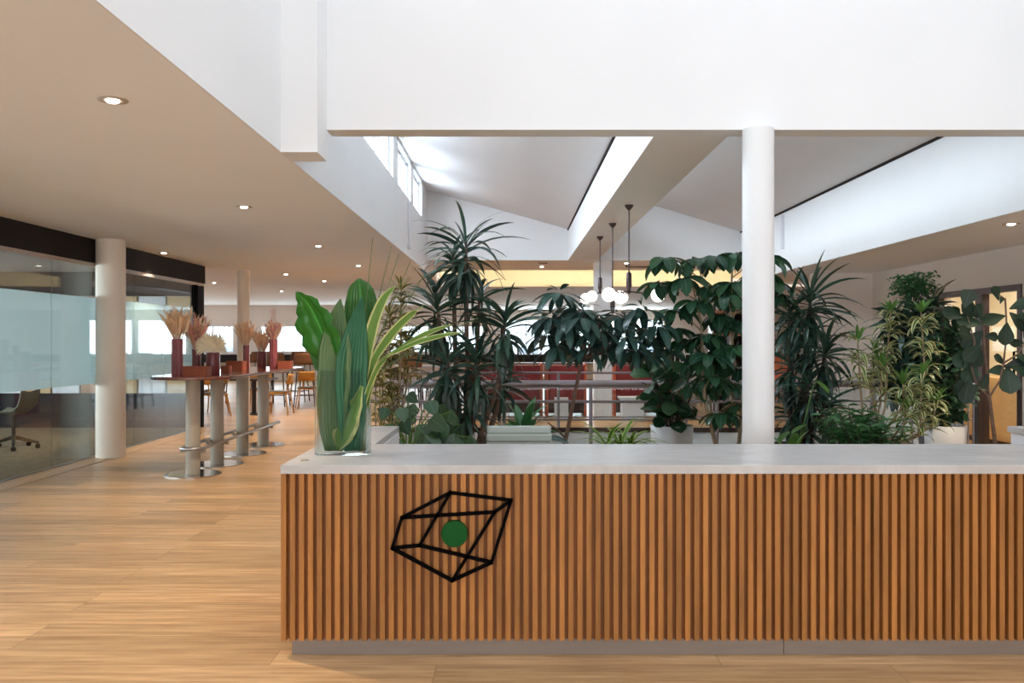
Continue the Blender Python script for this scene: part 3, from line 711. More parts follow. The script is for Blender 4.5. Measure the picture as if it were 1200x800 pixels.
for k in range(5):
    a = 2*math.pi*k/5+.3
    l = MB().tube([(.045, 5.86, .14), (.045+.3*math.cos(a), 5.86+.3*math.sin(a), .075)], [.024, .016], 8).build('leg', M['steel'], ch)
    sub(MB().tube([(.045+.3*math.cos(a)-.012, 5.86+.3*math.sin(a), .028), (.045+.3*math.cos(a)+.012, 5.86+.3*math.sin(a), .028)], .028, 12), 'caster', M['black'], l)

# ------------------------------------------------------------------ high table on the left
TX, TT = -3.6, 1.115
tb = thing('high_table', 'long red-brown high table with round pillar legs and foot rail', 'table', (TX, 11, 0))
pts = []
for k in range(17):
    a = math.pi+math.pi*k/16; pts.append((TX+.45*math.cos(a), 9.65+.45*math.sin(a)))
pts += [(TX+.45, 12.95), (TX-.45, 12.95)]
MB().prism(pts, TT-.036, TT).build('tabletop', M['table'], tb, bevel=.010)
LY = [9.63, 10.42, 11.4, 12.35]
for y in LY:
    MB().cyl((TX, y), .079, .012, TT-.036, 28).build('leg', M['legpaint'], tb)
    MB().prism([(TX+.31*math.cos(2*math.pi*q/48), y+.31*math.sin(2*math.pi*q/48)) for q in range(48)], 0, .012).build('base_disc', M['mirror'], tb)
rp = [(TX+.125, 12.72, .30), (TX+.125, 9.63, .30)]
for k in range(1, 12):
    a = -math.pi*k/12; rp.append((TX+.125*math.cos(a), 9.63+.125*math.sin(a), .30))
rp += [(TX-.125, 9.63, .30), (TX-.125, 12.72, .30)]
fr_ = MB().tube(rp, .021, 10).build('foot_rail', M['steel'], tb)
for y in LY:
    for s_ in (-1, 1):
        sub(MB().tube([(TX+s_*.07, y, .262), (TX+s_*.125, y, .262)], .012, 8).tube([(TX+s_*.125, y, .245), (TX+s_*.125, y, .285)], .02, 10), 'rail_bracket', M['legpaint'], fr_)

# things on the high table
def revolve_vase(name, label, x, y, r, h, mat, ribs=0):
    o = MB(); nn = 48; rows = [(.0, .98), (.02, 1), (.5, 1), (.97, 1), (1, .97)]
    vs = []
    allr = [(z, s_) for z, s_ in rows]+[(1, .86), (.08, .86)]
    for z, s_ in allr:
        for k in range(nn):
            t = 2*math.pi*k/nn; rr = r*s_*(1+(.09*math.cos(ribs*t) if ribs else 0))
            vs.append((x+rr*math.cos(t), y+rr*math.sin(t), TT+z*h))
    m_ = len(allr)
    fs = [(i*nn+k, i*nn+(k+1) % nn, (i+1)*nn+(k+1) % nn, (i+1)*nn+k) for i in range(m_-1) for k in range(nn)]
    fs += [tuple(reversed(range(nn))), tuple(range((m_-1)*nn, m_*nn))]
    o.add(vs, fs, smooth=True)
    ob = o.build(name, M[mat], origin=(x, y, TT)); return tag(ob, label, 'vase', 'vases on the high table')
def tray(label, x, y, wx, wy, h):
    o = MB(); r = .03; n = 5
    def ring(i):
        out = []
        x0, x1, y0, y1 = x-wx/2+i, x+wx/2-i, y-wy/2+i, y+wy/2-i; rr = max(.008, r-i)
        for cx, cy, a0 in ((x1-rr, y1-rr, 0), (x0+rr, y1-rr, 90), (x0+rr, y0+rr, 180), (x1-rr, y0+rr, 270)):
            for k in range(n+1):
                a = R(a0+90*k/n); out.append((cx+rr*math.cos(a), cy+rr*math.sin(a)))
        return out
    a, b_ = ring(0), ring(.012); m_ = len(a)
    vs = [(p[0], p[1], TT) for p in a]+[(p[0], p[1], TT+h) for p in a]+[(p[0], p[1], TT+h) for p in b_]+[(p[0], p[1], TT+.015) for p in b_]
    fs = [tuple(reversed(range(m_)))]+[(j*m_+i, j*m_+(i+1) % m_, (j+1)*m_+(i+1) % m_, (j+1)*m_+i) for j in range(3) for i in range(m_)]+[tuple(range(3*m_, 4*m_))]
    o.add(vs, fs)
    ob = o.build('terracotta_tray', M['clay'], origin=(x, y, TT)); return tag(ob, label, 'tray', 'terracotta trays on the high table')
tray('terracotta tray nearest the rounded end of the high table', -3.565, 9.66, .28, .20, .106)
tray('smallest terracotta tray beside the wide vase with fan palm', -3.60, 10.75, .12, .12, .08)
tray('terracotta tray in the middle of the high table', -3.78, 11.7, .245, .18, .117)
tray('terracotta tray at the far end of the high table', -3.30, 12.42, .21, .16, .10)
revolve_vase('ribbed_vase', 'tall ribbed rose vase at left end of the high table', -3.835, 9.78, .058, .415, 'ribbed', 9)
revolve_vase('cylinder_vase', 'dark red vase behind the nearest tray', -3.90, 10.55, .052, .29, 'oxblood')
revolve_vase('wide_vase', 'wide dark red vase holding the dried fan palm', -3.51, 10.02, .078, .255, 'oxblood')
revolve_vase('cylinder_vase', 'slim tall dark red vase in front of the dining column', -3.80, 12.2, .043, .335, 'oxblood')
revolve_vase('wide_vase', 'short dark red vase second from the far end', -3.70, 12.62, .066, .24, 'oxblood')
revolve_vase('ribbed_vase', 'tall rose vase at the far right end of the table', -3.48, 12.45, .055, .415, 'ribbed', 9)
rnd = random.Random(3)
def dried(label, x, y, z0, kind, h, sp):
    o = thing('dried_bouquet', label, 'dried flowers', (x, y, z0), 'dried bouquets on the high table')
    st = MB(); lf = MB(); pk = MB()
    if kind == 'fan':
        for (ox, oy, oz, rr, tilt) in ((.0, -.03, .08, .19, .1), (.07, -.06, .07, .15, .5), (-.06, -.01, .07, .15, .3)):
            st.tube([(x, y, z0-.12), (x+ox*.5, y+oy, z0+oz)], .004, 5)
            for k in range(26):
                a = R(-35+250*k/25)
                d_ = Vector((math.cos(a), -.25+.15*math.sin(k*1.3)-tilt*.2, math.sin(a)))
                d_.normalize(); c_ = Vector((x+ox, y+oy, z0+oz)); L_ = rr*rnd.uniform(.9, 1.1)
                lf.ribbon([c_+d_*(L_*q/4) for q in range(5)], [.003, .009, .012, .009, .001], d_.cross(Vector((0, -1, .2))), .25)
        for k in range(3):
            t = (x+.08+.05*k, y+.02*k, z0+.24+.05*k); pk.tube([(x, y, z0-.1), t], .002, 4)
            for j in range(7): pk.leaf(Vector(t)-Vector((0, 0, .02*j)), (rnd.uniform(-1, 1), rnd.uniform(-1, 1), .6), .035, .014, .4, 3, OVAL)
    else:
        for k in range(sp):
            a = rnd.uniform(0, 6.28); tl = rnd.uniform(.03, .36); hh = h*rnd.uniform(.6, 1)
            d_ = Vector((math.cos(a)*tl, math.sin(a)*tl, 1)).normalized()
            b_ = Vector((x+.02*math.cos(a), y+.02*math.sin(a), z0-.08))
            st.tube([b_, b_+d_*(hh*.75)], .0022, 4)
            (lf if kind != 'pink' or k % 3 else pk).leaf(b_+d_*(hh*.35), d_, hh*.75, .034, rnd.uniform(-.1, .5), 5, BLADE, .3, roll=rnd.uniform(0, 3))
            for j in range(4):
                q = b_+d_*(hh*(.5+.12*j)); (pk if kind == 'pink' and k % 2 else lf).leaf(q, d_+Vector((rnd.uniform(-.8, .8), rnd.uniform(-.8, .8), .1)), hh*.34, .022, .3, 3, BLADE)
        if kind == 'side':
            for k in range(9):
                a = R(150+rnd.uniform(-30, 30)); lf.leaf((x, y, z0), (math.cos(a), -.2, .2+.12*k), .15, .016, .2, 4, STRAP)
        if kind == 'pink':
            for k in range(3):
                q = Vector((x+rnd.uniform(-.03, .03), y+rnd.uniform(-.03, .03), z0))
                for j in range(16): pk.leaf(q+Vector((0, 0, .02*j+.12)), (rnd.uniform(-1, 1), rnd.uniform(-1, 1), .8), .04, .014, .2, 3, OVAL)
                pk.tube([q-Vector((0, 0, .08)), q+Vector((0, 0, .45))], .002, 4)
    st.build('stems', M['straw2'], o)
    if lf.v: lf.build('dried_leaves', M['straw' if kind == 'fan' else 'straw2'], o)
    if pk.v: pk.build('pink_sprigs', M['pink'], o)
dried('tall dried grass bouquet in the ribbed vase at left table end', -3.835, 9.78, TT+.415, 'side', .44, 52)
dried('pink and straw dried bouquet behind the nearest tray', -3.90, 10.55, TT+.29, 'pink', .48, 44)
dried('dried fan palm leaves in the wide dark red vase', -3.51, 10.02, TT+.255, 'fan', .3, 20)
dried('dried bouquet in the slim vase before the dining column', -3.80, 12.2, TT+.335, 'side', .40, 46)
dried('low dried straw bouquet in the short dark red vase', -3.70, 12.62, TT+.24, 'plain', .38, 50)
dried('pink dried bouquet in the rose vase at far table end', -3.48, 12.45, TT+.415, 'pink', .34, 40)

# ------------------------------------------------------------------ office chair in the meeting room
oc = thing('swivel_chair', 'olive shell swivel chair with black star base in the glass room', 'chair', (-6.95, 11.9, .006))
sh = MB()
cx, cy = -6.95, 11.9
prof_pts = [(-.22, .50), (-.05, .475), (.12, .49), (.20, .56), (.235, .68), (.25, .80)]
rows = []
for (u, z) in prof_pts:
    rows.append([(cx+u, cy+v*.24*(1-.12*abs(u)), z+.05*abs(v)**2) for v in (-1, -.6, -.2, .2, .6, 1)])
vs = [p for r_ in rows for p in r_]
sh.add(vs, [(i*6+j, i*6+j+1, (i+1)*6+j+1, (i+1)*6+j) for i in range(5) for j in range(5)], smooth=True)
so = sh.build('shell', M['olive'], oc); md = so.modifiers.new('thickness', 'SOLIDIFY'); md.thickness = .02
MB().tube([(cx, cy, .14), (cx, cy, .475)], .025, 12).build('column', M['black'], oc)
for k in range(5):
    a = 2*math.pi*k/5+.2
    l = MB().tube([(cx, cy, .17), (cx+.32*math.cos(a), cy+.32*math.sin(a), .085)], [.028, .018], 8).build('leg', M['black'], oc)
    ex, ey = cx+.31*math.cos(a), cy+.31*math.sin(a)
    sub(MB().tube([(ex-.02, ey, .036), (ex+.02, ey, .036)], .03, 12).tube([(ex, ey, .05), (ex, ey, .085)], .01, 6), 'caster', M['black'], l)

# ------------------------------------------------------------------ dining chairs, stools and tables
def make_chair(name, label, wood, seat_h=.46, back_top=.84, pad=True, group=None, bar=False):
    t = thing(name, label, 'stool' if bar else 'chair', (0, 0, 0), group)
    w_ = .21
    for sx in (-1, 1):
        for sy in (-1, 1):
            MB().tube([(sx*(w_+.03), sy*(w_+.03), 0), (sx*(w_-.03), sy*(w_-.03), seat_h-.02)], [.013, .016], 8).build('leg', M[wood if not bar else 'darkwood'], t)
    MB().rbox(-.22, .22, -.22, .22, seat_h-.03, seat_h, .07, 5).build('seat', M[wood], t, bevel=.006)
    if pad: MB().rbox(-.20, .20, -.20, .20, seat_h, seat_h+.03, .07, 5).build('seat_pad', M['greypad'], t, bevel=.01)
    bk = MB(); rows = []
    hh = back_top-(seat_h+.17)
    n = 8
    for j in range(5):
        v = j/4; z = seat_h+.17+hh*v; wd = .24*(.80+.2*math.sin(math.pi*(.25+.65*v)))
        rows.append([(wd*(2*i/n-1), .20+.04*v+.05*(1-(2*i/n-1)**2), z) for i in range(n+1)])
    bk.add([p for r_ in rows for p in r_], [(j*(n+1)+i, j*(n+1)+i+1, (j+1)*(n+1)+i+1, (j+1)*(n+1)+i) for j in range(4) for i in range(n)], smooth=True)
    o = bk.build('backrest', M[wood], t); md = o.modifiers.new('thickness', 'SOLIDIFY'); md.thickness = .02
    for sx in (-1, 1):
        MB().tube([(sx*.12, .19, seat_h-.02), (sx*.13, .245, seat_h+.22)], .011, 8).build('back_stay', M[wood if not bar else 'darkwood'], t)
    if bar:
        for s_ in ((-1, -1, 1, -1), (-1, 1, 1, 1)):
            MB().tube([(s_[0]*.23, s_[1]*.23, .26), (s_[2]*.23, s_[3]*.23, .26)], .009, 6).build('foot_bar', M['darkwood'], t)
    return t
yc = make_chair('dining_chair', 'honey wood chair right of the dark pedestal table', 'yellowwood', group='wooden chairs in the dining area')
def place(o, x, y, rz): o.location = (x, y, 0); o.rotation_euler = (0, 0, rz)
spots = [(-6.25, 17.8, R(-100), 'honey wood chair seen between the first two table pillars'), (-5.95, 17.0, R(70), 'honey wood chair seen between second and third table pillars'),
         (-4.6, 19.2, R(200), 'honey wood chair behind the chair at the dark table'), (-5.5, 18.55, R(10), 'honey wood chair at back of the dark pedestal table')]
for x, y, a, lb in spots:
    c_ = copy_tree(yc, loc=(x, y, 0), rz=a); c_['label'] = lb
place(yc, -4.80, 17.6, R(-90))
def pedestal(label, x, y, w_=.4, h=.74, top='darkwood', cat='table', name='pedestal_table', group=None):
    t = thing(name, label, cat, (x, y, 0), group)
    MB().rbox(x-w_, x+w_, y-w_, y+w_, h-.03, h, .06).build('tabletop', M[top], t, bevel=.004)
    MB().cyl((x, y), .045, .02, h-.03, 16).build('pedestal', M['darkwood'], t)
    MB().cyl((x, y), .24, 0, .02, 28).build('base', M['darkwood'], t)
    return t
pedestal('dark pedestal table between the honey wood chairs', -5.32, 17.6, group='tables in the dining area')
pedestal('dark table farther left behind the pillars of the high table', -7.1, 17.9, group='tables in the dining area')
def hightable(label, x0, x1, y0, y1, h, top, group):
    t = thing('bar_table', label, 'table', ((x0+x1)/2, (y0+y1)/2, 0), group)
    MB().box(x0, x1, y0, y1, h-.04, h).build('tabletop', M[top], t, bevel=.004)
    for x in (x0+.06, x1-.06):
        for y in (y0+.06, y1-.06): MB().box(x-.025, x+.025, y-.025, y+.025, 0, h-.04).build('leg', M['darkwood'], t)
hightable('long bar table behind stools left of the leaf vase', -5.9, -3.6, 20.3, 20.9, 1.0, 'darkwood', 'bar tables')
hightable('white topped bar table beyond the railing', -2.6, -1.2, 18.4, 19.0, .98, 'bluewhite', 'bar tables')
hightable('long white table far behind the red booths', -.3, 3.0, 22.0, 22.7, .95, 'bluewhite', 'bar tables')
bs = make_chair('bar_stool', 'brown bar stool nearest the leaf vase on the left', 'brownwood', .80, 1.24, False, 'brown bar stools', True)
sp2 = [(-5.45, 19.8, R(180), 'brown bar stool second left of the leaf vase'), (-5.35, 21.3, 0, 'brown bar stool on far side of the long bar table'), (-4.5, 21.3, .1, 'brown bar stool at far right of the long bar table'),
       (-6.7, 20.6, R(-80), 'brown bar stool seen over the middle trays'), (-6.4, 21.6, R(10), 'brown bar stool left behind the rose vase'),
       (-2.35, 19.5, .1, 'left brown bar stool beyond the white topped table'), (-1.72, 19.7, -.1, 'right brown bar stool beyond the white topped table'), (-2.1, 17.85, R(180), 'brown bar stool before the white topped table')]
for x, y, a, lb in sp2:
    c_ = copy_tree(bs, loc=(x, y, 0), rz=a); c_['label'] = lb
place(bs, -4.75, 19.75, R(180))

# red booths on the far side of the void
def booth(label, x0, x1, y):
    t = thing('booth_seat', label, 'sofa', ((x0+x1)/2, y, 0), 'red booths beyond the void')
    n = max(1, round((x1-x0)/.7)); b_ = MB()
    for k in range(n):
        a = x0+.05+(x1-x0-.1)*k/n; c_ = x0+.05+(x1-x0-.1)*(k+1)/n
        b_.rbox(a+.004, c_-.004, y-.09, y+.09, .28, 1.02, .03)
    b_.build('backrest', M['red'], t, bevel=.015)
    MB().rbox(x0+.06, x1-.06, y+.09, y+.62, .28, .46, .05).build('seat', M['red'], t, bevel=.02)
    for x in (x0, x1-.05): MB().box(x, x+.05, y-.12, y+.64, 0, 1.05).build('side_panel', M['redwood'], t, bevel=.005)
    MB().box(x0+.05, x1-.05, y-.06, y+.5, .06, .28).build('base_board', M['darkwood'], t)
booth('red booth left of the white square column', -.95, .62, 17.3)
booth('red booth touching the left side of white square column', .68, 1.5, 17.25)
booth('red booth right of the white square column', 2.05, 3.55, 17.35)
o = MB().rbox(.82, 1.08, 16.3, 16.55, 0, .42, .02).build('white_stool', M['bluewhite'], origin=(.95, 16.42, 0), bevel=.006); tag(o, 'small white block stool before the red booth', 'stool')
t = thing('low_table', 'low white table right of the square column', 'table', (2.4, 16.3, 0))
MB().box(2.05, 3.1, 16.1, 16.6, .40, .44).build('tabletop', M['bluewhite'], t); MB().box(2.10, 2.5, 16.15, 16.55, 0, .40).build('leg_panel', M['bluewhite'], t); MB().box(3.02, 3.06, 16.15, 16.55, 0, .40).build('leg_panel', M['darkwood'], t)
ac = copy_tree(yc, loc=(.22, 19.0, 0), rz=R(150)); ac['label'] = 'honey wood chair standing behind the left red booth'
pedestal('white topped table behind the left red booth', 1.0, 19.2, .5, .74, 'bluewhite', group='tables behind the booths')
pedestal('white topped table behind the right red booth', 3.0, 19.2, .5, .74, 'bluewhite', group='tables behind the booths')
ea = thing('armchair', 'orange armchair partly hidden behind the right dracaena', 'armchair', (5.5, 17.5, 0))
MB().rbox(5.1, 5.75, 17.2, 17.85, .28, .46, .08).build('seat', M['orange'], ea, bevel=.02)
MB().rbox(5.1, 5.75, 17.70, 17.88, .46, 1.25, .06).build('backrest', M['orange'], ea, bevel=.03)
for x in (5.14, 5.70):
    for y in (17.24, 17.8): MB().tube([(x, y, 0), (x, y, .28)], .018, 8).build('leg', M['yellowwood'], ea)

# shelving
sv = thing('shelving_unit', 'tall open shelf with wooden boards left of the white column', 'shelf', (4.65, 18.3, 0))
MB().box(4.25, 5.05, 18.48, 18.5, 0, 2.12).build('back_panel', M['darkband'], sv)
for x in (4.25, 4.63, 5.02): MB().box(x, x+.03, 18.14, 18.5, 0, 2.12).build('upright', M['bluewhite'], sv)
zs_ = [.35, .75, 1.22, 1.62, 2.10]
for z in zs_: MB().box(4.25, 5.05, 18.14, 18.48, z, z+.05).build('shelf_board', M['shelfwood'], sv)
k = 0
sh_names = ['top board', 'second board from top', 'middle board', 'second board from bottom']
for z, nm in zip((2.15, 1.67, 1.27, .80), sh_names):
    for j in range(6):
        x = 4.34+j*.125+rnd.uniform(-.01, .01)
        if 4.6 < x < 4.68: x += .07
        h = rnd.uniform(.2, .27) if z > 1.3 else rnd.uniform(.24, .3)
        o = MB().lathe([(.001, z), (.032, z), (.034, z+.02), (.034, z+h*.6), (.014, z+h*.78), (.014, z+h), (.001, z+h)], (x, 18.3), 12).build('bottle', M['bottle'], origin=(x, 18.3, z))
        tag(o, 'dark bottle standing on the %s of the shelf' % nm, 'bottle', 'bottles on the '+nm)
gk = thing('glass_rack', 'white wire rack behind the umbrella tree leaves', 'rack', (3.66, 18.2, 0))
MB().box(3.44, 3.90, 18.02, 18.4, 0, .88).build('cabinet', M['bluewhite'], gk, bevel=.01)
for x in (3.44, 3.55, 3.66, 3.77, 3.88): MB().box(x, x+.015, 18.05, 18.065, .88, 1.72).build('wire', M['bluewhite'], gk)
for z in (1.05, 1.22, 1.4, 1.55, 1.71): MB().box(3.44, 3.895, 18.05, 18.3, z, z+.02).build('wire_shelf', M['bluewhite'], gk)

# ------------------------------------------------------------------ railings round the void
def railing(label, x0, x1, y, bal=None, posts=(), mid=(.73, .49), hr=.045, htop=1.0, name='metal_railing', glass=None):
    t = thing(name, label, 'railing', ((x0+x1)/2, y, 0), 'railings round the void')
    MB().tube([(x0, y, htop-hr), (x1, y, htop-hr)], hr, 14).build('handrail', M['rail'], t)
    for z in mid: MB().tube([(x0, y, z), (x1, y, z)], .012, 8).build('rail', M['rail'], t)
    for x in posts:
        MB().tube([(x, y+.0, 0), (x, y, htop-hr)], .026, 10).tube([(x, y, 0), (x, y, .015)], .06, 14).build('post', M['rail'], t)
    if bal:
        b0, b1, st = bal; x = b0
        while x < b1:
            MB().tube([(x, y, .12), (x, y, htop-2*hr)], .009, 6).build('baluster', M['rail'], t); x += st
    if glass:
        for a, c_ in glass: MB().box(a, c_, y+.04, y+.05, .08, .88).build('glass_panel', M['pane'], t)
    return t
railing('grey tubular railing directly behind the plants', -1.95, 6.05, 11.05, (-1.85, -.15, .085), (-1.9, -.1, 1.02, 2.65, 3.9, 4.66, 6.0), (.73, .49), glass=((-.05, .97), (1.07, 2.6), (2.7, 3.85), (3.95, 4.6), (4.72, 5.9)))
railing('thinner railing on the far side of the void', -1.9, 4.9, ZB+.12, None, (-1.2, .8, 3.0, 4.4), (.70, .45, .2), .02, .98)
railing('thin rail far behind the red booths', -.4, 4.2, 20.2, (-.3, 4.2, .5), (-.35, 4.1), (.8, .6), .022, 1.0)
t = thing('metal_railing', 'short bar gate beside the yellow doorway', 'railing', (5.85, 11.0, 0), 'railings round the void')
for k in range(5): MB().tube([(5.60+k*.06, 10.7, .03), (5.60+k*.06, 10.7, .96)], .012, 8).build('baluster', M['rail'], t)
MB().box(5.83, 5.88, 10.68, 10.72, 0, 1.02).build('post', M['bronze'], t); MB().tube([(5.58, 10.7, .96), (5.85, 10.7, .96)], .02, 8).build('handrail', M['rail'], t)
MB().tube([(5.58, 10.7, .05), (5.85, 10.7, .05)], .02, 8).tube([(5.6, 10.7, 0), (5.6, 10.7, .06)], .02, 8).build('bottom_rail', M['rail'], t)
t = thing('side_railing', 'slanting handrail at the right side of the void', 'railing', (5.6, 12.5, 0), 'railings round the void')
MB().tube([(6.02, 11.12, 1.03), (5.82, 13.8, .99)], .04, 12).build('handrail', M['rail'], t)
for y in (11.4, 12.6, 13.7): MB().tube([(6.02-.2*(y-11.12)/2.7, y, -3.4), (6.02-.2*(y-11.12)/2.7, y, .98)], .02, 8).build('post', M['rail'], t)
MB().tube([(6.02, 11.12, .8), (5.82, 13.8, .76)], .014, 8).build('rail', M['rail'], t)

# ------------------------------------------------------------------ pendants
def pendant(label, x, y, z1, rot, drop=.2, out=.34):
    t = thing('pendant_lamp', label, 'pendant lamp', (x, y, 3.05), 'globe pendants under the beam')
    MB().lathe([(.001, 3.05), (.05, 3.05), (.05, 3.035), (.03, 3.01), (.012, 2.99), (.001, 2.99)], (x, y), 18).build('ceiling_rose', M['bronze'], t)
    MB().tube([(x, y, 3.03), (x, y, z1)], .0085, 8).build('rod', M['bronze'], t)
    MB().lathe([(.012, z1+.02), (.03, z1), (.032, z1-.14), (.022, z1-.17), (.018, z1-.22), (.001, z1-.23)], (x, y), 16).build('hub', M['bronze'], t)
    for k in range(3):
        a = R(rot+120*k); e = Vector((x+out*math.cos(a), y+out*math.sin(a), z1-.20-drop))
        am = MB().tube([(x, y, z1-.2), Vector((x, y, z1-.24)).lerp(e, .5)+Vector((0, 0, .02)), e+Vector((0, 0, .08))], .009, 6).build('arm', M['bronze'], t)
        sub(MB().sphere(e, .078), 'globe', M['globe'], am)
    return t
pendant('globe pendant lamp nearest the front beam', 1.33, 9.7, 2.27, 220, .05, .33)
pendant('globe pendant lamp hanging lowest in the middle of three', 1.32, 11.2, 2.09, 200, .12, .32)
pendant('globe pendant lamp farthest back under the beam', 1.30, 12.6, 2.43, 244, .08, .34)

# ------------------------------------------------------------------ recessed downlights
def downlight(label, px, py, zc, spt=0):
    d = (zc-EYE)*F/(400-py); x = (px-600)*d/F
    t = thing('recessed_downlight', label, 'downlight', (x, d, zc), 'recessed ceiling downlights')
    MB().lathe([(.032, zc-.001), (.080, zc-.001), (.080, zc-.004), (.050, zc-.006), (.032, zc-.001)], (x, d), 24).build('trim_ring', M['beigestrip'], t)
    MB().lathe([(.001, zc-.016), (.026, zc-.015), (.036, zc-.008), (.036, zc-.001), (.001, zc-.001)], (x, d), 20).build('lens', M['lens'], t)
    if spt: spot('downlight_beam', (x, d, zc-.05), spt)
for a in [('recessed downlight nearest the camera in the beige ceiling', 132, 117, 2.82, 60), ('second nearest downlight, left of the white pilaster', 286, 242, 2.82, 60),
          ('downlight above the glass wall beyond left column', 192, 296, 2.82, 70), ('downlight over the high table, right of centre', 373, 288, 2.82, 70),
          ('downlight above the far end of the high table', 335, 321, 2.82, 70), ('downlight near the slanting white well edge', 420, 311, 2.82, 70),
          ('small downlight left of the dining column', 251, 331, 2.90, 28), ('downlight just right of the dining column', 330, 341, 2.90, 28),
          ('small downlight behind the leaf vase tips', 380, 329, 2.82, 50), ('faint downlight farthest over the dining area', 385, 358, 2.90, 0),
          ('downlight in the soffit right of tall dracaena', 635, 312, 3.04, 40), ('downlight in the soffit behind pendant rod', 734, 308, 3.04, 40), ('downlight in the lower ceiling at right edge of the view', 1185, 262, 2.62, 34)]:
    downlight(*a)
for lb, px, py in (('slot air vent beside the soffit downlight', 636, 308), ):
    q = P(px, py, 1.54*F/(400-py)); o = MB().box(q.x-.09, q.x+.09, q.y-.04, q.y+.04, 3.032, 3.04).build('air_vent', M['darkband'], origin=(q.x, q.y, 3.032)); tag(o, lb, 'vent')
o = MB().tube([(2.3, 17.2, 3.0), (3.6, 17.2, 3.0)], .012, 6).box(2.29, 2.33, 17.18, 17.22, 3.0, 3.04).box(3.57, 3.61, 17.18, 17.22, 3.0, 3.04).build('ceiling_rail', M['bronze'], origin=(2.95, 17.2, 3.0)); tag(o, 'thin dark rail under the soffit right of the pendants', 'rail')

exec_plants = True
# ------------------------------------------------------------------ plants
def V3(a, e): return Vector((math.cos(a)*math.cos(e), math.sin(a)*math.cos(e), math.sin(e)))
def pot(t, x, y, r, h, mat='pot', soil=True, r0=None):
    r0 = r*.84 if r0 is None else r0
    MB().lathe([(.001, 0), (r0, 0), (r, h), (r-.02, h), (r-.03, h-.05), (.001, h-.05)], (x, y), 36).build('pot', M[mat], t)
    if soil: MB().lathe([(r-.035, h-.048), (r*.5, h-.03), (.001, h-.025)], (x, y), 24).build('soil', M['soil'], t)
def head(lf, c, n, L, W, rnd, emin=-.5, emax=1.35, droop=(.5, 1.3), prof=BLADE, fold=.22, spread=.05, seg=6, twist=.2):
    for k in range(n):
        a = k*2.39996+rnd.uniform(-.25, .25); f_ = (k+.5)/n
        e = emax-(emax-emin)*f_+rnd.uniform(-.12, .12)
        l = L*rnd.uniform(.72, 1.08)*(.75+.35*math.sin(math.pi*min(1, f_+.25)))
        lf.leaf(c+Vector((0, 0, -f_*spread)), V3(a, e), l, W*rnd.uniform(.8, 1.15), rnd.uniform(*droop), seg, prof, fold, roll=rnd.uniform(-1, 1)*twist)
def whorl(lf, c, n, L, W, rnd, e=-.1, droop=.8, prof=OVAL, tilt=None, twist=.5):
    a0 = rnd.uniform(0, 6.28)
    for k in range(n):
        a = a0+2*math.pi*k/n+rnd.uniform(-.12, .12)
        d_ = V3(a, e+rnd.uniform(-.2, .2))
        st = c+d_*.03
        lf.leaf(st, d_, L*rnd.uniform(.8, 1.1), W*rnd.uniform(.85, 1.1), droop*rnd.uniform(.7, 1.3), 6, prof, .18, roll=rnd.uniform(-1, 1)*twist)

# -- tall dracaena right of the vase
def dracaena(label, base, heads, L, W, pr, seed, potr=.24, poth=.42, low=None):
    rnd = random.Random(seed)
    t = thing('dracaena', label, 'potted plant', (base[0], base[1], 0))
    pot(t, base[0], base[1], potr, poth, 'darkpot')
    st = MB(); lf = MB()
    for i, (px, py, d, n, s_, em) in enumerate(heads):
        c_ = P(px, py, d); b_ = Vector((base[0]+rnd.uniform(-.08, .08), base[1]+rnd.uniform(-.08, .08), poth-.05))
        m_ = Vector((c_.x*.8+b_.x*.2, c_.y*.7+b_.y*.3, b_.z+(c_.z-b_.z)*.55))
        st.tube([b_, b_.lerp(m_, .5)+Vector((rnd.uniform(-.02, .02), 0, 0)), m_, m_.lerp(c_, .6), c_+Vector((0, 0, .03))], [.03, .027, .024, .02, .012], 8)
        head(lf, c_, int(n*1.75), L*s_, W, rnd, em, 1.3, (.5, 1.7), BLADE, .18, .34*s_, 7, .9)
    st.build('canes', M[pr], t); lf.build('foliage', M['dracaena'], t)
    return t
dracaena('tall dark dracaena with several canes right of the leaf vase', (-.42, 8.6),
         [(546, 285, 8.6, 30, 1.0, -.75), (531, 300, 8.8, 18, .8, -.7), (512, 352, 8.5, 30, .95, -.9), (592, 372, 8.4, 32, .9, -1.0), (524, 418, 8.3, 26, .85, -1.0),
          (562, 345, 8.9, 18, .75, -.9), (560, 420, 8.3, 24, .85, -1.0), (588, 440, 8.7, 16, .7, -1.0), (545, 465, 8.4, 20, .75, -1.0)], .62, .050, 'bark', 11)
dracaena('dark narrow leaved dracaena right of the white column', (2.95, 9.0),
         [(950, 345, 8.9, 36, 1.0, -.9), (925, 358, 9.1, 26, .9, -.9), (968, 405, 8.8, 32, .85, -1.1), (925, 415, 9.0, 26, .85, -1.0), (948, 445, 8.8, 28, .85, -1.1),
          (925, 475, 9.0, 20, .7, -1.0), (968, 470, 8.8, 20, .7, -1.0), (945, 390, 9.1, 24, .85, -1.0), (950, 490, 8.9, 20, .7, -1.0)], .58, .045, 'barkd', 23)

def tree_pot(t, x, y, r=.22, h=.42, mat='darkpot'): pot(t, x, y, r, h, mat)
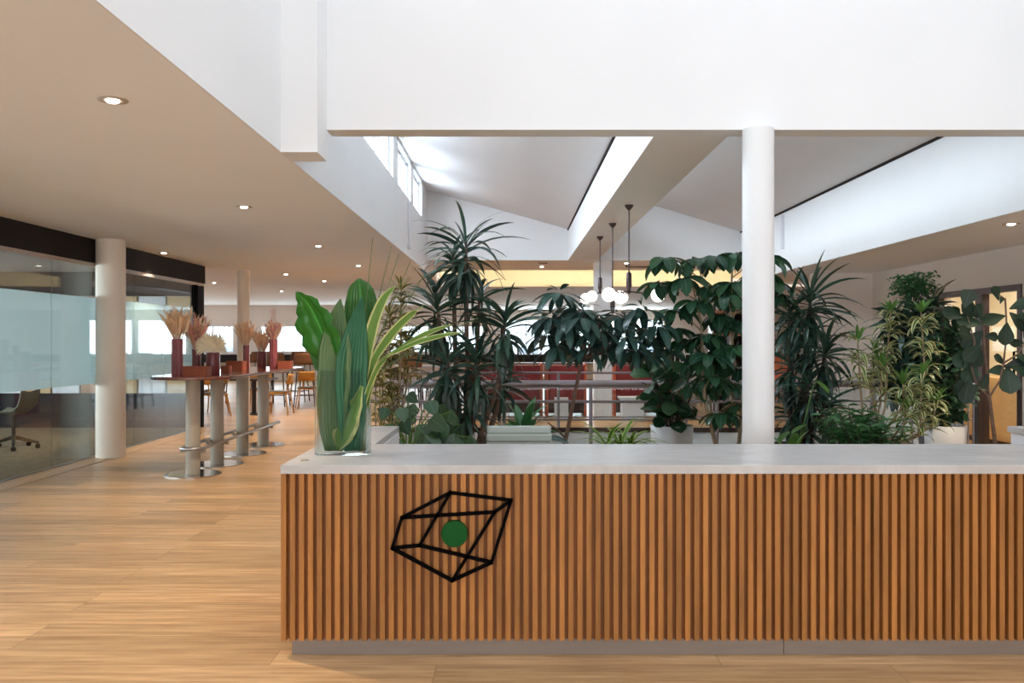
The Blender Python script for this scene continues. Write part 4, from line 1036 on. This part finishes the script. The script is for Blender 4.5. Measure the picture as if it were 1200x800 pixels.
# -- schefflera leaning trunk
rnd = random.Random(5)
t = thing('schefflera', 'leaning schefflera with drooping blue green leaflets before the pendants', 'potted plant', (.50, 8.6, 0))
tree_pot(t, .50, 8.6)
st = MB(); lf = MB()
tr = [Vector((.50, 8.6, .38)), P(662, 519, 8.6), P(672, 470, 8.55), P(681, 425, 8.5), P(686, 385, 8.5)]
st.tube(tr, [.022, .022, .019, .016, .012], 8)
st.tube([P(663, 514, 8.6), P(655, 505, 8.55), P(642, 495, 8.5)], [.012, .01, .006], 6)
ws_ = [(655, 344, 8.5), (682, 364, 8.4), (724, 370, 8.6), (664, 378, 8.3), (702, 388, 8.3), (738, 382, 8.5), (752, 362, 8.4), (642, 392, 8.6), (690, 410, 8.3), (726, 408, 8.4),
       (676, 395, 8.8), (760, 395, 8.6), (668, 360, 8.7), (745, 410, 8.3), (655, 405, 8.4), (700, 370, 8.7), (712, 402, 8.7), (735, 395, 8.2), (682, 372, 8.2), (770, 382, 8.4), (646, 372, 8.4), (768, 410, 8.5)]
for q in ws_:
    c_ = P(*q); root = P(686, min(420, q[1]+28), 8.5)
    st.tube([root, root.lerp(c_, .5)+Vector((0, 0, .05)), c_], [.009, .007, .004], 5)
    whorl(lf, c_, 10, .34, .088, rnd, -.05, 1.0, OVAL)
    whorl(lf, c_+Vector((0, 0, .02)), 4, .2, .05, rnd, .5, .9, OVAL)
st.build('trunk', M['bark'], t); lf.build('foliage', M['scheff'], t)

# -- umbrella tree next to the column
t = thing('umbrella_tree', 'umbrella tree with glossy rounded leaflets left of white column', 'potted plant', (2.12, 8.5, 0))
tree_pot(t, 2.12, 8.5)
st = MB(); lf = MB()
st.tube([(2.10, 8.5, .38), P(838, 519, 8.5), P(826, 470, 8.4), P(823, 430, 8.4), P(822, 380, 8.4), P(812, 335, 8.4)], [.022, .02, .018, .016, .013, .01], 8)
st.tube([(2.16, 8.5, .38), P(866, 519, 8.5), P(870, 470, 8.6), P(860, 420, 8.6), P(855, 370, 8.6), P(858, 320, 8.6)], [.022, .02, .018, .016, .013, .01], 8)
st.tube([P(836, 505, 8.5), P(830, 450, 8.6), P(834, 400, 8.6)], [.013, .012, .008], 7)
for q in [(780, 302, 8.3), (818, 303, 8.4), (838, 300, 8.5), (801, 325, 8.3), (772, 330, 8.4), (862, 296, 8.5), (858, 330, 8.3), (815, 352, 8.3), (843, 368, 8.4), (790, 362, 8.5), (865, 375, 8.3),
          (826, 392, 8.3), (845, 405, 8.5), (822, 420, 8.4), (835, 440, 8.3), (868, 430, 8.5), (857, 448, 8.4), (846, 483, 8.3), (868, 472, 8.4), (870, 350, 8.6), (806, 398, 8.5), (790, 385, 8.6), (850, 345, 8.2), (838, 335, 8.6), (862, 405, 8.3), (815, 450, 8.6), (832, 415, 8.2), (845, 425, 8.7), (890, 320, 8.7), (905, 330, 8.8), (900, 300, 8.8), (912, 345, 8.9)]:
    c_ = P(*q); root = P(822 if q[0] < 840 else 858, min(500, q[1]+26), 8.45)
    if q[0] < 880: st.tube([root, root.lerp(c_, .55)+Vector((0, 0, .03)), c_], [.008, .006, .004], 5)
    else:
        root = P(858, q[1]+25, 8.6); st.tube([root, root.lerp(c_, .55)+Vector((0, 0, .03)), c_], [.008, .006, .004], 5)
    whorl(lf, c_, 9, .28, .122, rnd, -.1, 1.0, OVAL)
st.build('trunks', M['barkp'], t); lf.build('foliage', M['umbrella'], t)

# -- fiddle leaf fig in the white pot
t = thing('fiddle_leaf_fig', 'bushy fiddle leaf fig in a white pot before the railing', 'potted plant', (1.78, 9.5, 0))
MB().lathe([(.001, 0), (.20, 0), (.238, .57), (.222, .57), (.21, .52), (.001, .52)], (1.78, 9.5), 40).build('pot', M['pot'], t)
MB().lathe([(.208, .525), (.1, .545), (.001, .55)], (1.78, 9.5), 24).build('soil', M['soil'], t)
st = MB(); lf = MB(); rnd = random.Random(8)
for k in range(7):
    a = k*.9; top = Vector((1.78+.30*math.cos(a), 9.5+.2*math.sin(a), rnd.uniform(1.05, 1.38)))
    b_ = Vector((1.78+.05*math.cos(a), 9.5+.05*math.sin(a), .53)); st.tube([b_, b_.lerp(top, .5)+Vector((.03, 0, .05)), top], [.014, .012, .007], 6)
    for j in range(12):
        f_ = .12+.88*j/11; q = b_.lerp(top, f_); an = j*2.4+k
        lf.leaf(q, V3(an, rnd.uniform(.1, 1.1)), rnd.uniform(.20, .31), rnd.uniform(.13, .20), rnd.uniform(.5, 1.4), 7, OBOV, .15, roll=rnd.uniform(-1.2, 1.2))
st.build('stems', M['barkd'], t); lf.build('foliage', M['fig'], t)

# -- spider plant
t = thing('spider_plant', 'bright green spider plant behind the middle of the desk', 'potted plant', (.95, 7.9, 0)); pot(t, .95, 7.9, .2, .50, 'darkpot')
lf = MB(); rnd = random.Random(9)
for (x, y) in ((.88, 7.9), (1.0, 7.85), (1.1, 7.95)): head(lf, Vector((x, y, .52)), 24, .40, .035, rnd, .0, 1.35, (.8, 1.7), STRAP, .3, .02)
lf.build('foliage', M['spider'], t)

# -- young dracaena rosette left of the chair
t = thing('rosette_plant', 'green rosette plant rising behind the sage chair', 'potted plant', (.09, 7.0, 0)); pot(t, .09, 7.0, .18, .5, 'darkpot')
lf = MB(); rnd = random.Random(10); l2 = MB()
head(lf, Vector((.09, 7.0, .74)), 26, .36, .075, rnd, .1, 1.4, (.3, 1.0), BLADE, .2, .06, 6, .5)
for k in range(9): l2.leaf(Vector((.15, 6.98, .68)), V3(k*.7+.2, rnd.uniform(.1, .8)), .36, .09, .9, 7, OVAL, .15, roll=.4)
MB().tube([(.09, 7.0, .45), (.09, 7.0, .76)], .02, 8).build('stem', M['stemgreen'], t); lf.build('foliage', M['shrub'], t); l2.build('dark_foliage', M['scheff'], t)

# -- monstera and heart leaves low left
t = thing('monstera', 'low monstera with split and heart shaped leaves left of dracaena', 'potted plant', (-.95, 8.0, 0)); pot(t, -.95, 8.0, .26, .45, 'darkpot')
lf = MB(); st = MB(); rnd = random.Random(12)
def monstera_leaf(lf, c, d, nrm, L, W):
    d = Vector(d).normalized(); nrm = Vector(nrm).normalized(); sd = d.cross(nrm).normalized()
    for s_ in (-1, 1):           # each half blade is a row of lobes with slits between them
        k = 6
        for i in range(k):
            t0, t1 = i/k, (i+.80)/k
            w0, w1 = W/2*prof_at(HEART, t0), W/2*prof_at(HEART, t1)
            a0, a1 = c+d*(L*(t0-.1)), c+d*(L*((i+1)/k-.1))
            p0 = c+d*(L*(t0+.04))+sd*s_*w0-nrm*(.12*w0); p1 = c+d*(L*(t1+.06))+sd*s_*w1-nrm*(.12*w1)
            lf.add([a0, p0, p1, a1], [(0, 1, 2, 3)], [(.5, t0), (.5+.5*s_, t0), (.5+.5*s_, t1), (.5, t1)])
for (px, py, d, L, kind) in [(503, 470, 7.9, .20, 0), (528, 482, 8.0, .30, 1), (470, 478, 7.8, .18, 0), (458, 497, 7.7, .22, 0), (490, 500, 7.7, .30, 1), (520, 508, 7.8, .30, 1), (478, 462, 8.1, .16, 0), (505, 490, 7.6, .24, 0), (465, 512, 7.6, .24, 0), (540, 498, 8.1, .26, 1), (452, 478, 8.0, .16, 0), (486, 488, 8.2, .2, 0), (512, 496, 7.7, .24, 1), (472, 492, 7.9, .2, 0), (532, 510, 7.7, .26, 1), (500, 512, 7.6, .24, 1), (484, 474, 8.0, .2, 1), (516, 474, 8.2, .22, 0), (470, 516, 7.7, .22, 0), (550, 512, 7.9, .24, 1)]:
    c_ = P(px, py, d); b_ = Vector((-.95+rnd.uniform(-.06, .06), 8.0, .42))
    st.tube([b_, b_.lerp(c_, .6)+Vector((0, .05, .1)), c_], [.009, .007, .005], 5)
    dd = Vector((rnd.uniform(-1.2, 1.2), -.35, -.8)); nr = Vector((rnd.uniform(-.7, .7), -1, rnd.uniform(.2, 1.3))); L *= .8
    if kind: monstera_leaf(lf, c_, dd, nr, L, L*.95)
    else:
        n_ = 8; pts_ = [c_+dd.normalized()*(L*(i/n_)) for i in range(n_+1)]
        lf.ribbon(pts_, [L*.46*prof_at(HEART, i/n_) for i in range(n_+1)], dd.cross(nr), .12)
st.build('stems', M['stemgreen'], t); lf.build('foliage', M['monstera'], t)

# -- song of india plants: stems of recurved striped rosettes
def song(label, base, pts, mat, seed, L=.2, W=.024, poth=.42, tops=()):
    rnd = random.Random(seed); t = thing('song_of_india', label, 'potted plant', (base[0], base[1], 0), 'variegated plants'); pot(t, base[0], base[1], .24, poth, 'darkpot')
    st = MB(); lf = MB()
    for (px, py0, py1, d) in pts:
        b_ = Vector((base[0]+rnd.uniform(-.1, .1), base[1]+rnd.uniform(-.1, .1), poth-.04)); c0, c1 = P(px, py0, d), P(px, py1, d)
        c1 = c1+Vector((rnd.uniform(-.06, .06), 0, 0)); low = Vector((b_.x*.4+c0.x*.6, b_.y, max(b_.z+.05, b_.z*.5+c0.z*.5)))
        st.tube([b_, low, c0, c1], [.014, .012, .010, .006], 6)
        nn = max(2, int((c1-c0).length/.055))
        for k in range(nn+1):
            q = c0.lerp(c1, k/nn); dens = 8 if k % 3 else 4
            if mat == 'song' and k % 4 == 2: continue
            for j in range(dens):
                a = k*1.1+j*2*math.pi/dens+rnd.uniform(-.2, .2)
                lf.leaf(q, V3(a, rnd.uniform(.3, 1.1)), L*rnd.uniform(.7, 1.15), W*rnd.uniform(.85, 1.2), rnd.uniform(.9, 1.9), 6, STRAP, .2, roll=rnd.uniform(-.6, .6))
        tp = MB()
        for j in range(9): tp.leaf(c1, V3(j*2.4, rnd.uniform(.6, 1.4)), L*.8, W, rnd.uniform(.2, .8), 5, STRAP, .25)
        tp.build('young_tip', M['lime' if mat == 'song' else mat], t)
    st.build('stems', M['barkp'], t); lf.build('foliage', M[mat], t)
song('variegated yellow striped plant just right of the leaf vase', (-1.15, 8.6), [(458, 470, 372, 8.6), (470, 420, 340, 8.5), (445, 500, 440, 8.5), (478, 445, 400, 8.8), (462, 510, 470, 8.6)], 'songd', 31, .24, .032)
song('large cream striped plant in front of the right railing', (3.45, 8.2), [(1008, 450, 400, 8.2), (1040, 415, 368, 8.3), (1084, 440, 366, 8.0), (1032, 470, 430, 8.2), (1062, 495, 450, 8.0), (1078, 510, 440, 7.9), (1020, 455, 415, 8.4), (1055, 515, 480, 7.9), (1092, 500, 470, 8.0)], 'song', 32, .23, .036)

# -- low fine green shrub
t = thing('low_shrub', 'low fine leaved green shrub behind the desk at right', 'potted plant', (3.15, 7.6, 0)); pot(t, 3.15, 7.6, .28, .48, 'darkpot')
lf = MB(); st = MB(); rnd = random.Random(13)
for k in range(46):
    a = rnd.uniform(0, 6.28); rr = rnd.uniform(0, .30); b_ = Vector((3.15+.12*math.cos(a), 7.6+.12*math.sin(a), .45)); c_ = Vector((3.15+rr*1.35*math.cos(a), 7.6+rr*math.sin(a), rnd.uniform(.62, .93)))
    st.tube([b_, c_], [.005, .003], 5)
    for j in range(14): lf.leaf(b_.lerp(c_, .4+.6*j/13), V3(j*2.4+k, rnd.uniform(0, .9)), rnd.uniform(.09, .15), .028, .6, 4, BLADE, .2, roll=rnd.uniform(-1, 1))
st.build('stems', M['barkd'], t); lf.build('foliage', M['shrub'], t)
t = thing('bird_nest_fern', 'bright lime broad leaves at the foot of the white column', 'potted plant', (2.5, 7.7, 0)); pot(t, 2.5, 7.7, .2, .42, 'darkpot')
lf = MB(); rnd = random.Random(14); head(lf, Vector((2.5, 7.7, .44)), 18, .34, .10, rnd, .2, 1.3, (.4, 1.1), OVAL, .15, .02); lf.build('foliage', M['lime'], t)
t = thing('lime_leaf_plant', 'single bright green leaves showing between dark dracaena canes', 'potted plant', (2.72, 8.2, 0)); pot(t, 2.72, 8.2, .17, .42, 'darkpot')
lf = MB(); st = MB()
for (px, py, dx) in ((945, 497, -1), (955, 445, .3), (925, 505, -.6)):
    c_ = P(px, py, 8.2); st.tube([(2.72, 8.2, .39), c_], [.006, .004], 5); lf.leaf(c_, (dx, -.4, -.25), .2, .09, .4, 6, OVAL, .15)
st.build('stems', M['stemgreen'], t); lf.build('foliage', M['lime'], t)

# -- bushy ficus in white pot at right
t = thing('weeping_fig', 'dense small leaved bush in a white pot by the doorway', 'potted plant', (4.62, 9.1, 0))
MB().lathe([(.001, 0), (.18, 0), (.208, .61), (.19, .61), (.18, .56), (.001, .56)], (4.62, 9.1), 40).build('pot', M['pot'], t)
MB().lathe([(.178, .565), (.1, .585), (.001, .59)], (4.62, 9.1), 24).build('soil', M['soil'], t)
lf = MB(); st = MB(); rnd = random.Random(15); pale = MB()
for k in range(84):
    f_ = rnd.uniform(0, 1); z = .66+f_*1.22; rr = .42*math.sin(math.pi*(.18+.72*f_))*rnd.uniform(.35, 1); a = k*2.4
    b_ = Vector((4.62, 9.1, .58+.5*f_)); c_ = Vector((4.62+rr*math.cos(a), 9.1+rr*math.sin(a), z)); st.tube([b_, c_], [.006, .003], 4)
    for j in range(15): lf.leaf(b_.lerp(c_, .3+.7*j/14)+Vector((rnd.uniform(-.03, .03), rnd.uniform(-.03, .03), rnd.uniform(-.03, .03))), V3(j*2.4+k, rnd.uniform(-.4, .8)), rnd.uniform(.08, .14), .052, .8, 4, OVAL, .2, roll=rnd.uniform(-1, 1))
st.tube([(4.62, 9.1, .56), (4.62, 9.1, 1.2), (4.64, 9.1, 1.6)], [.02, .016, .01], 8)
for (px, py) in ((1124, 358), (1130, 362), (1118, 372)): lf.leaf(P(px, py+14, 8.95), V3(rnd.uniform(3.6, 5.8), .9), .24, .17, .7, 6, OBOV, .15)
st.build('stems', M['barkd'], t); lf.build('foliage', M['ficus'], t)

# -- dark mixed plants at the back right
t = thing('aralia', 'dark bushy plant with feathery light green top behind striped plant', 'potted plant', (5.2, 10.4, 0)); pot(t, 5.2, 10.4, .24, .5, 'darkpot')
lf = MB(); l2 = MB(); st = MB(); rnd = random.Random(16)
for k in range(17):
    c_ = P(1038+rnd.uniform(0, 66), 362+rnd.uniform(-8, 80), 10.35+rnd.uniform(-.12, .1)); b_ = Vector((5.2, 10.4, .46)); st.tube([b_, b_.lerp(c_, .5)+Vector((0, 0, .08)), c_], [.018, .014, .01], 6)
    head(lf, c_, 30, .40, .085, rnd, -1.1, 1.3, (.5, 1.2), BLADE, .2, .2, 6, .9)
for q in ((1060, 328), (1072, 331), (1082, 326), (1075, 340), (1066, 342), (1084, 338), (1056, 340)):
    c_ = P(q[0], q[1], 10.35); st.tube([P(1070, 365, 10.35), c_], [.01, .005], 5)
    for k in range(90): l2.leaf(c_+Vector((rnd.uniform(-.13, .13), rnd.uniform(-.1, .1), rnd.uniform(-.07, .06))), V3(rnd.uniform(0, 6.28), rnd.uniform(-.3, 1)), .075, .03, .5, 3, OVAL, roll=rnd.uniform(-1, 1))
st.build('stems', M['barkd'], t); lf.build('foliage', M['dracaena'], t); l2.build('feathery_top', M['fern'], t)

# -- fiddle leaf tree by the doorway
t = thing('fiddle_leaf_tree', 'slender fiddle leaf tree standing in front of the yellow doorway', 'potted plant', (4.48, 7.95, 0)); pot(t, 4.48, 7.95, .24, .46, 'darkpot')
st = MB(); lf = MB(); rnd = random.Random(17); dd = 7.9
st.tube([(4.48, 7.95, .42), P(1166, 518, dd), P(1160, 470, dd), P(1159, 463, dd)], [.02, .019, .016, .015], 8)
br = {'a': [(1159, 464), (1157, 440), (1154, 410), (1152, 375)], 'b': [(1160, 464), (1172, 445), (1176, 425), (1180, 390), (1178, 350), (1170, 345)], 'c': [(1158, 464), (1145, 452), (1138, 430), (1142, 400), (1132, 365)], 'd': [(1176, 425), (1193, 415), (1202, 400)]}
for k_, bb in br.items(): st.tube([P(x, y, dd) for x, y in bb], [.011]+[.008]*(len(bb)-2)+[.005], 6)
for (px, py, dx, dz, L, W) in [(1170, 352, -.2, .9, .17, .10), (1172, 356, .2, .7, .10, .05), (1183, 362, .9, .5, .20, .12), (1178, 370, -1, -.15, .24, .13), (1180, 378, -.1, -1, .18, .16), (1152, 380, -.8, .2, .24, .15), (1152, 388, -.6, -.5, .22, .16),
                               (1154, 395, .5, .1, .12, .1), (1150, 405, -.8, -.5, .2, .15), (1178, 428, -.7, .7, .17, .09), (1180, 430, .1, -.9, .22, .2), (1158, 438, -.1, -.2, .12, .1), (1176, 430, .9, .3, .2, .12), (1185, 430, 1, -.3, .22, .12),
                               (1157, 436, .8, .25, .16, .11), (1140, 434, -.4, .5, .2, .14), (1140, 440, -.6, -.6, .22, .16), (1147, 452, -.7, -.2, .2, .14), (1200, 402, -.7, .1, .14, .09), (1200, 396, .4, .8, .2, .14), (1190, 416, .8, -.3, .2, .14), (1150, 376, -.3, .8, .2, .13), (1200, 384, -.2, .8, .18, .12), (1146, 372, -.6, .6, .22, .17), (1140, 395, -.5, .2, .2, .17), (1146, 402, -.3, -.7, .22, .18), (1138, 412, -.6, -.4, .2, .16), (1144, 424, -.4, -.6, .2, .17), (1136, 446, -.3, -.8, .2, .15), (1130, 360, .2, .9, .2, .16), (1128, 372, -.7, .3, .2, .15), (1183, 366, .5, -.6, .2, .17)]:
    nr = Vector((rnd.uniform(-.3, .3), -1, .35)); c_ = P(px, py, dd+rnd.uniform(-.06, .06)); d_ = Vector((dx, rnd.uniform(-.25, .1), dz)).normalized(); n_ = 8
    pts_ = [c_+d_*(L*i/n_)+Vector((0, 0, -.03*(i/n_)**2)) for i in range(n_+1)]
    lf.ribbon(pts_, [W*.5*prof_at(OBOV, i/n_) for i in range(n_+1)], d_.cross(nr), .16)
st.build('trunk', M['bark'], t); lf.build('foliage', M['fiddle'], t)

# ------------------------------------------------------------------ hazy city far beyond the windows
rnd = random.Random(21)
ct_ = MB()
for k in range(60):
    x = -120+k*4+rnd.uniform(-1, 1); ct_.box(x, x+rnd.uniform(2.5, 4.5), 150, 156, -8, rnd.uniform(-4, 1.2))
o = struct('backdrop_city', ct_, M['city'])

# ------------------------------------------------------------------ light
pt = area('skylight_portal', (1.45, 3.25, 7.1), (0, 0, 0), 5.3, 5.3, 1, SKY); pt.data.cycles.is_portal = True
area('window_behind', (0, -5.95, 1.6), (R(90), 0, 0), 11.5, 2.1, 2.3, (.95, .98, 1))
area('window_behind_left', (-9, -5.95, 1.6), (R(90), 0, 0), 5.5, 2.1, 3.8, (.97, .98, 1))  # added fill light that lifts the left ceiling, no known window
area('window_right_corridor', (5.15, -5.9, 1.6), (R(90), 0, 0), 1.4, 2.1, 7.0, (.97, .98, 1))  # added fill to brighten the lower right ceiling, not a real source
area('clerestory_left', (-2.3, 10.9, 4.3), (0, R(-80), 0), 1.2, 9.4, 9.5, BAY)
area('sky_over_left_bay', (-4.6, 10.9, 5.8), (0, R(-58), 0), 3.0, 12, 13.0, BAY)
area('clerestory_right', (1.2, 11.1, 4.3), (0, R(-80), 0), .8, 8.6, 2.6, BAY)
area('far_windows_left', (-7.0, 33.3, 1.6), (R(-90), 0, 0), 11, 1.0, 6, SKY)
area('far_windows_right', (2.75, 33.3, 1.67), (R(-90), 0, 0), 6.3, 1.35, 10, SKY)
area('dining_side_window', (-13.95, 24, 1.6), (0, R(-90), 0), 1.3, 14, 3, SKY)  # added fill for the dining area; the wall behind it is solid
area('meeting_window', (-12.15, 6.5, 1.55), (0, R(-90), 0), 1.5, 16, 10.0, SKY)
area('lit_room_lamp', (6.85, 10.9, 2.6), (0, 0, 0), .8, 3.0, 8.5, (1, .97, .86))
area('bulkhead_cove_lamp', (4.5, 18.62, 3.22), (R(-35), 0, 0), 12, .12, 14, (1, .90, .74))
